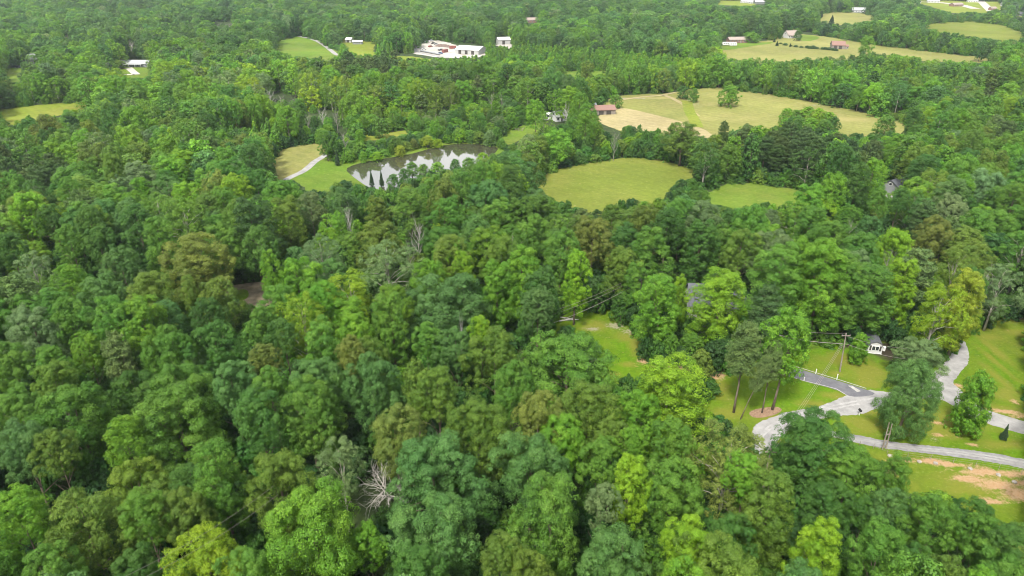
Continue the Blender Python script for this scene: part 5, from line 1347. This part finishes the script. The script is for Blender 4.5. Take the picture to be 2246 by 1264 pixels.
# log pile at the head of the lawn
p = at(1240, 704)
for i, (dx, dy, a) in enumerate([(0, 0, .3), (.8, .5, .5), (1.6, .2, .1), (.4, 1.0, -.3)]):
    L_ = 3.2
    o = MB().tube([(-L_ / 2 * math.cos(a), -L_ / 2 * math.sin(a), .16), (L_ / 2 * math.cos(a), L_ / 2 * math.sin(a), .18)], [.15, .11], 7).build('log', M_DEAD, None, p + Vector((dx, dy, .03)))
    tag(o, 'pale fallen log in the heap under the wires at the lawn head', 'log', 'logs heaped under the wires')
# post and rail fence right of the pond
e = empty('rail_fence', at(1122, 286)); tag(e, 'dark rail fence crossing the small meadow right of the pond', 'fence')
fp = [at(x, y) for x, y in [(1122, 284), (1130, 286), (1138, 288), (1146, 288), (1150, 284)]]; o0 = at(1122, 286)
for q in fp: MB().box(q.x - o0.x - .1, q.x - o0.x + .1, q.y - o0.y - .1, q.y - o0.y + .1, 0, 1.3).build('post', WOODP, e)
for z in (.5, 1.1): MB().tube([q - o0 + Vector((0, 0, z)) for q in fp], .07, 4).build('rail', WOODP, e)
# hedge line with brush across the far hay field
h_it = []
for (x, y, w) in [(1722, 100, 2.4), (1745, 104, 2.2), (1757, 105, 1.8), (1770, 106, 2.6), (1776, 107, 2.4), (1783, 107, 3), (1791, 108, 2.2), (1803, 109, 2.2), (1810, 109, 2.4), (1818, 110, 2.6), (1826, 111, 2.4), (1834, 112, 2), (1712, 97, 1.6), (1735, 102, 1.4)]:
    p = at(x, y); h_it.append(('bush', p.x, p.y, 0.0, w, w * .8, jitter(TINT['dark'], rng, .1)))
mass('hedgerow', h_it, 'thin dark scrub hedge crossing the far hay field')


# ------------------------------------------------------------------ vehicles and yard things
def car(px, py, rz, paint, label, kind='car', group=None):
    L_, W_ = (4.6, 1.85)
    p = at(px, py); p.z = .16
    e = empty('parked_' + kind, p, rz); tag(e, label, kind, group)
    if kind == 'truck':
        prof = [(-2.7, .45), (2.7, .45), (2.7, 1.0), (1.7, 1.1), (1.1, 1.8), (-.4, 1.8), (-.5, 1.1), (-2.7, 1.1)]
    else:
        prof = [(-2.3, .4), (2.3, .4), (2.3, .85), (1.3, .98), (.7, 1.48), (-1.1, 1.48), (-1.8, 1.0), (-2.3, .92)]
    MB().prism(prof, -W_ / 2, W_ / 2).build('body', paint, e)
    wn_ = [(1.2, 1.02), (.68, 1.42), (-1.05, 1.42), (-1.6, 1.04)] if kind == 'car' else [(1.5, 1.15), (1.05, 1.72), (-.35, 1.72), (-.42, 1.15)]
    MB().prism(wn_[::-1], -W_ / 2 - .012, W_ / 2 + .012).build('window', GLASS, e)
    for x in (-1.45, 1.45):
        for s in (-1, 1): MB().tube([(x, s * (W_ / 2 - .2), .34), (x, s * (W_ / 2 + .02), .34)], .34, 12).build('wheel', BLACK, e)
    for s in (-1, 1): MB().box(prof[1][0], prof[1][0] + .04, s * .7 - .18, s * .7 + .18, .6, .78).build('headlight', TRIM, e)


P_WH = pm('white_paint', (.6, .6, .6), .3); P_BK = pm('black_paint', (.03, .03, .035), .3); P_BL = pm('blue_paint', (.05, .09, .2), .3); P_RD = pm('red_paint', (.20, .07, .06), .6); P_SV = pm('silver_paint', (.33, .34, .35), .3, .4)
G5 = 'vehicles in the gravel yard'
for a in [(937, 93, .4, P_WH, 'white truck at the back corner of the gravel yard', 'truck'), (945, 91.5, .1, P_SV, 'silver truck next to the white one at the back of the yard', 'truck'), (951, 97, .3, P_BK, 'black car nearest the trees at the back of the yard', 'car'), (957, 99, .2, P_SV, 'silver car in front of the black car at the back of the yard', 'car'),
          (944, 104, .9, P_RD, 'red car alone at the left of the gravel yard', 'car'), (967, 112, -.3, P_BK, 'black truck in the middle of the gravel yard', 'truck'), (966, 119, -.1, P_BL, 'blue car at the front edge of the gravel yard', 'car'), (930, 110, .2, P_WH, 'white car beside the yard lane', 'car'), (1003, 109, .5, P_BL, 'blue truck at the left corner of the workshop', 'truck')]:
    car(*a[:4], a[4], a[5], G5)
car(36, 148.5, .1, P_BK, 'black car on the drive at the left edge', 'car'); car(44, 148, .1, P_SV, 'silver car behind the black one on the left drive', 'car')
car(281, 146, -.4, P_WH, 'white car in front of the long grey house', 'car')
for (px, py, c, rz, lb) in [(993, 107, P_RD, .1, 'red container at the back left of the workshop'), (976, 115, P_RD, 1.0, 'rusty red container in the middle of the yard')]:
    e = empty('container', at(px, py, .12), rz); tag(e, lb, 'container')
    MB().box(-3, 3, -1.2, 1.2, 0, 2.5).build('body', c, e)
    for s in (-1, 1): MB().box(3.0, 3.06, s * .6 - .55, s * .6 + .55, .15, 2.35).build('door', DOORM, e)
for (px, py, rz, lb) in [(1591, 100, .2, 'white camper trailer left of its twin by the brown farmhouse'), (1607, 101, .1, 'larger white camper trailer in front of the brown farmhouse')]:
    e = empty('camper_trailer', at(px, py, .1), rz); tag(e, lb, 'camper', 'camper trailers by the brown farmhouse')
    MB().prism([(-3.4, .5), (3.4, .5), (3.6, 1.6), (3.2, 3.0), (-3.2, 3.0), (-3.6, 1.6)], -1.2, 1.2).build('body', P_WH, e)
    for x in (-2, 0, 2): MB().box(x - .5, x + .5, -1.23, -1.2, 1.5, 2.2).build('window', GLASS, e)
    for s in (-1, 1): MB().tube([(0, s * 1.0, .35), (0, s * 1.22, .35)], .35, 12).build('wheel', BLACK, e)
# long racks of pipe at the front of the yard and the scrap bank behind
pa, pb = at(922, 113.5, .12), at(964, 121.5, .12)
e = empty('pipe_rack', pa); tag(e, 'long grey rack of pipes along the front of the gravel yard', 'rack'); v = pb - pa
for j in range(4):
    MB().tube([Vector((0, j * 1.0, .7)), v + Vector((0, j * 1.0, .7))], .42, 8).build('pipe', STEEL, e)
for q in (0, .25, .5, .75, 1): MB().box(v.x * q - .2, v.x * q + .2, v.y * q - .6, v.y * q + 3.6, 0, .28).build('bearer', WOODP, e)
bm = bmesh.new(); bmesh.ops.create_grid(bm, x_segments=24, y_segments=8, size=1)
for vv in bm.verts:
    vv.co.x *= 11; vv.co.y *= 2.6
    ed = max(0, 1 - (vv.co.x / 11) ** 2) * max(0, 1 - (vv.co.y / 2.6) ** 2)
    vv.co.z = ed * (2.2 + rs_.uniform(-.8, .8)) - .05
me = bpy.data.meshes.new('scrap_bank'); bm.to_mesh(me); bm.free(); me.materials.append(noise_mat('scrap', (.08, .055, .045), (.20, .15, .13), 1.5, .8, stretch=(1, 1, 1), c2=(.12, .16, .2)))
o = link('scrap_heap', me, None, at(973, 103, .1)); o.rotation_euler.z = -.6; tag(o, 'long reddish brown scrap heap along the back of the gravel yard', 'heap')
# ------------------------------------------------------------------ the air
bm = bmesh.new(); bmesh.ops.create_cube(bm, size=1)
me = bpy.data.meshes.new('haze'); bm.to_mesh(me); bm.free()
hz = link('haze', me, None, (0, 4300, 47)); hz.scale = (9400, 9600, 100)
m = bpy.data.materials.new('haze_air'); m.use_nodes = True; nt = m.node_tree
nt.nodes.remove(nt.nodes['Principled BSDF'])
v = nt.nodes.new('ShaderNodeVolumePrincipled'); v.inputs['Color'].default_value = (.80, .91, 1, 1); v.inputs['Density'].default_value = .00008; v.inputs['Anisotropy'].default_value = .3
nt.links.new(v.outputs[0], nt.nodes['Material Output'].inputs['Volume'])
me.materials.append(m); tag(hz, kind='stuff')
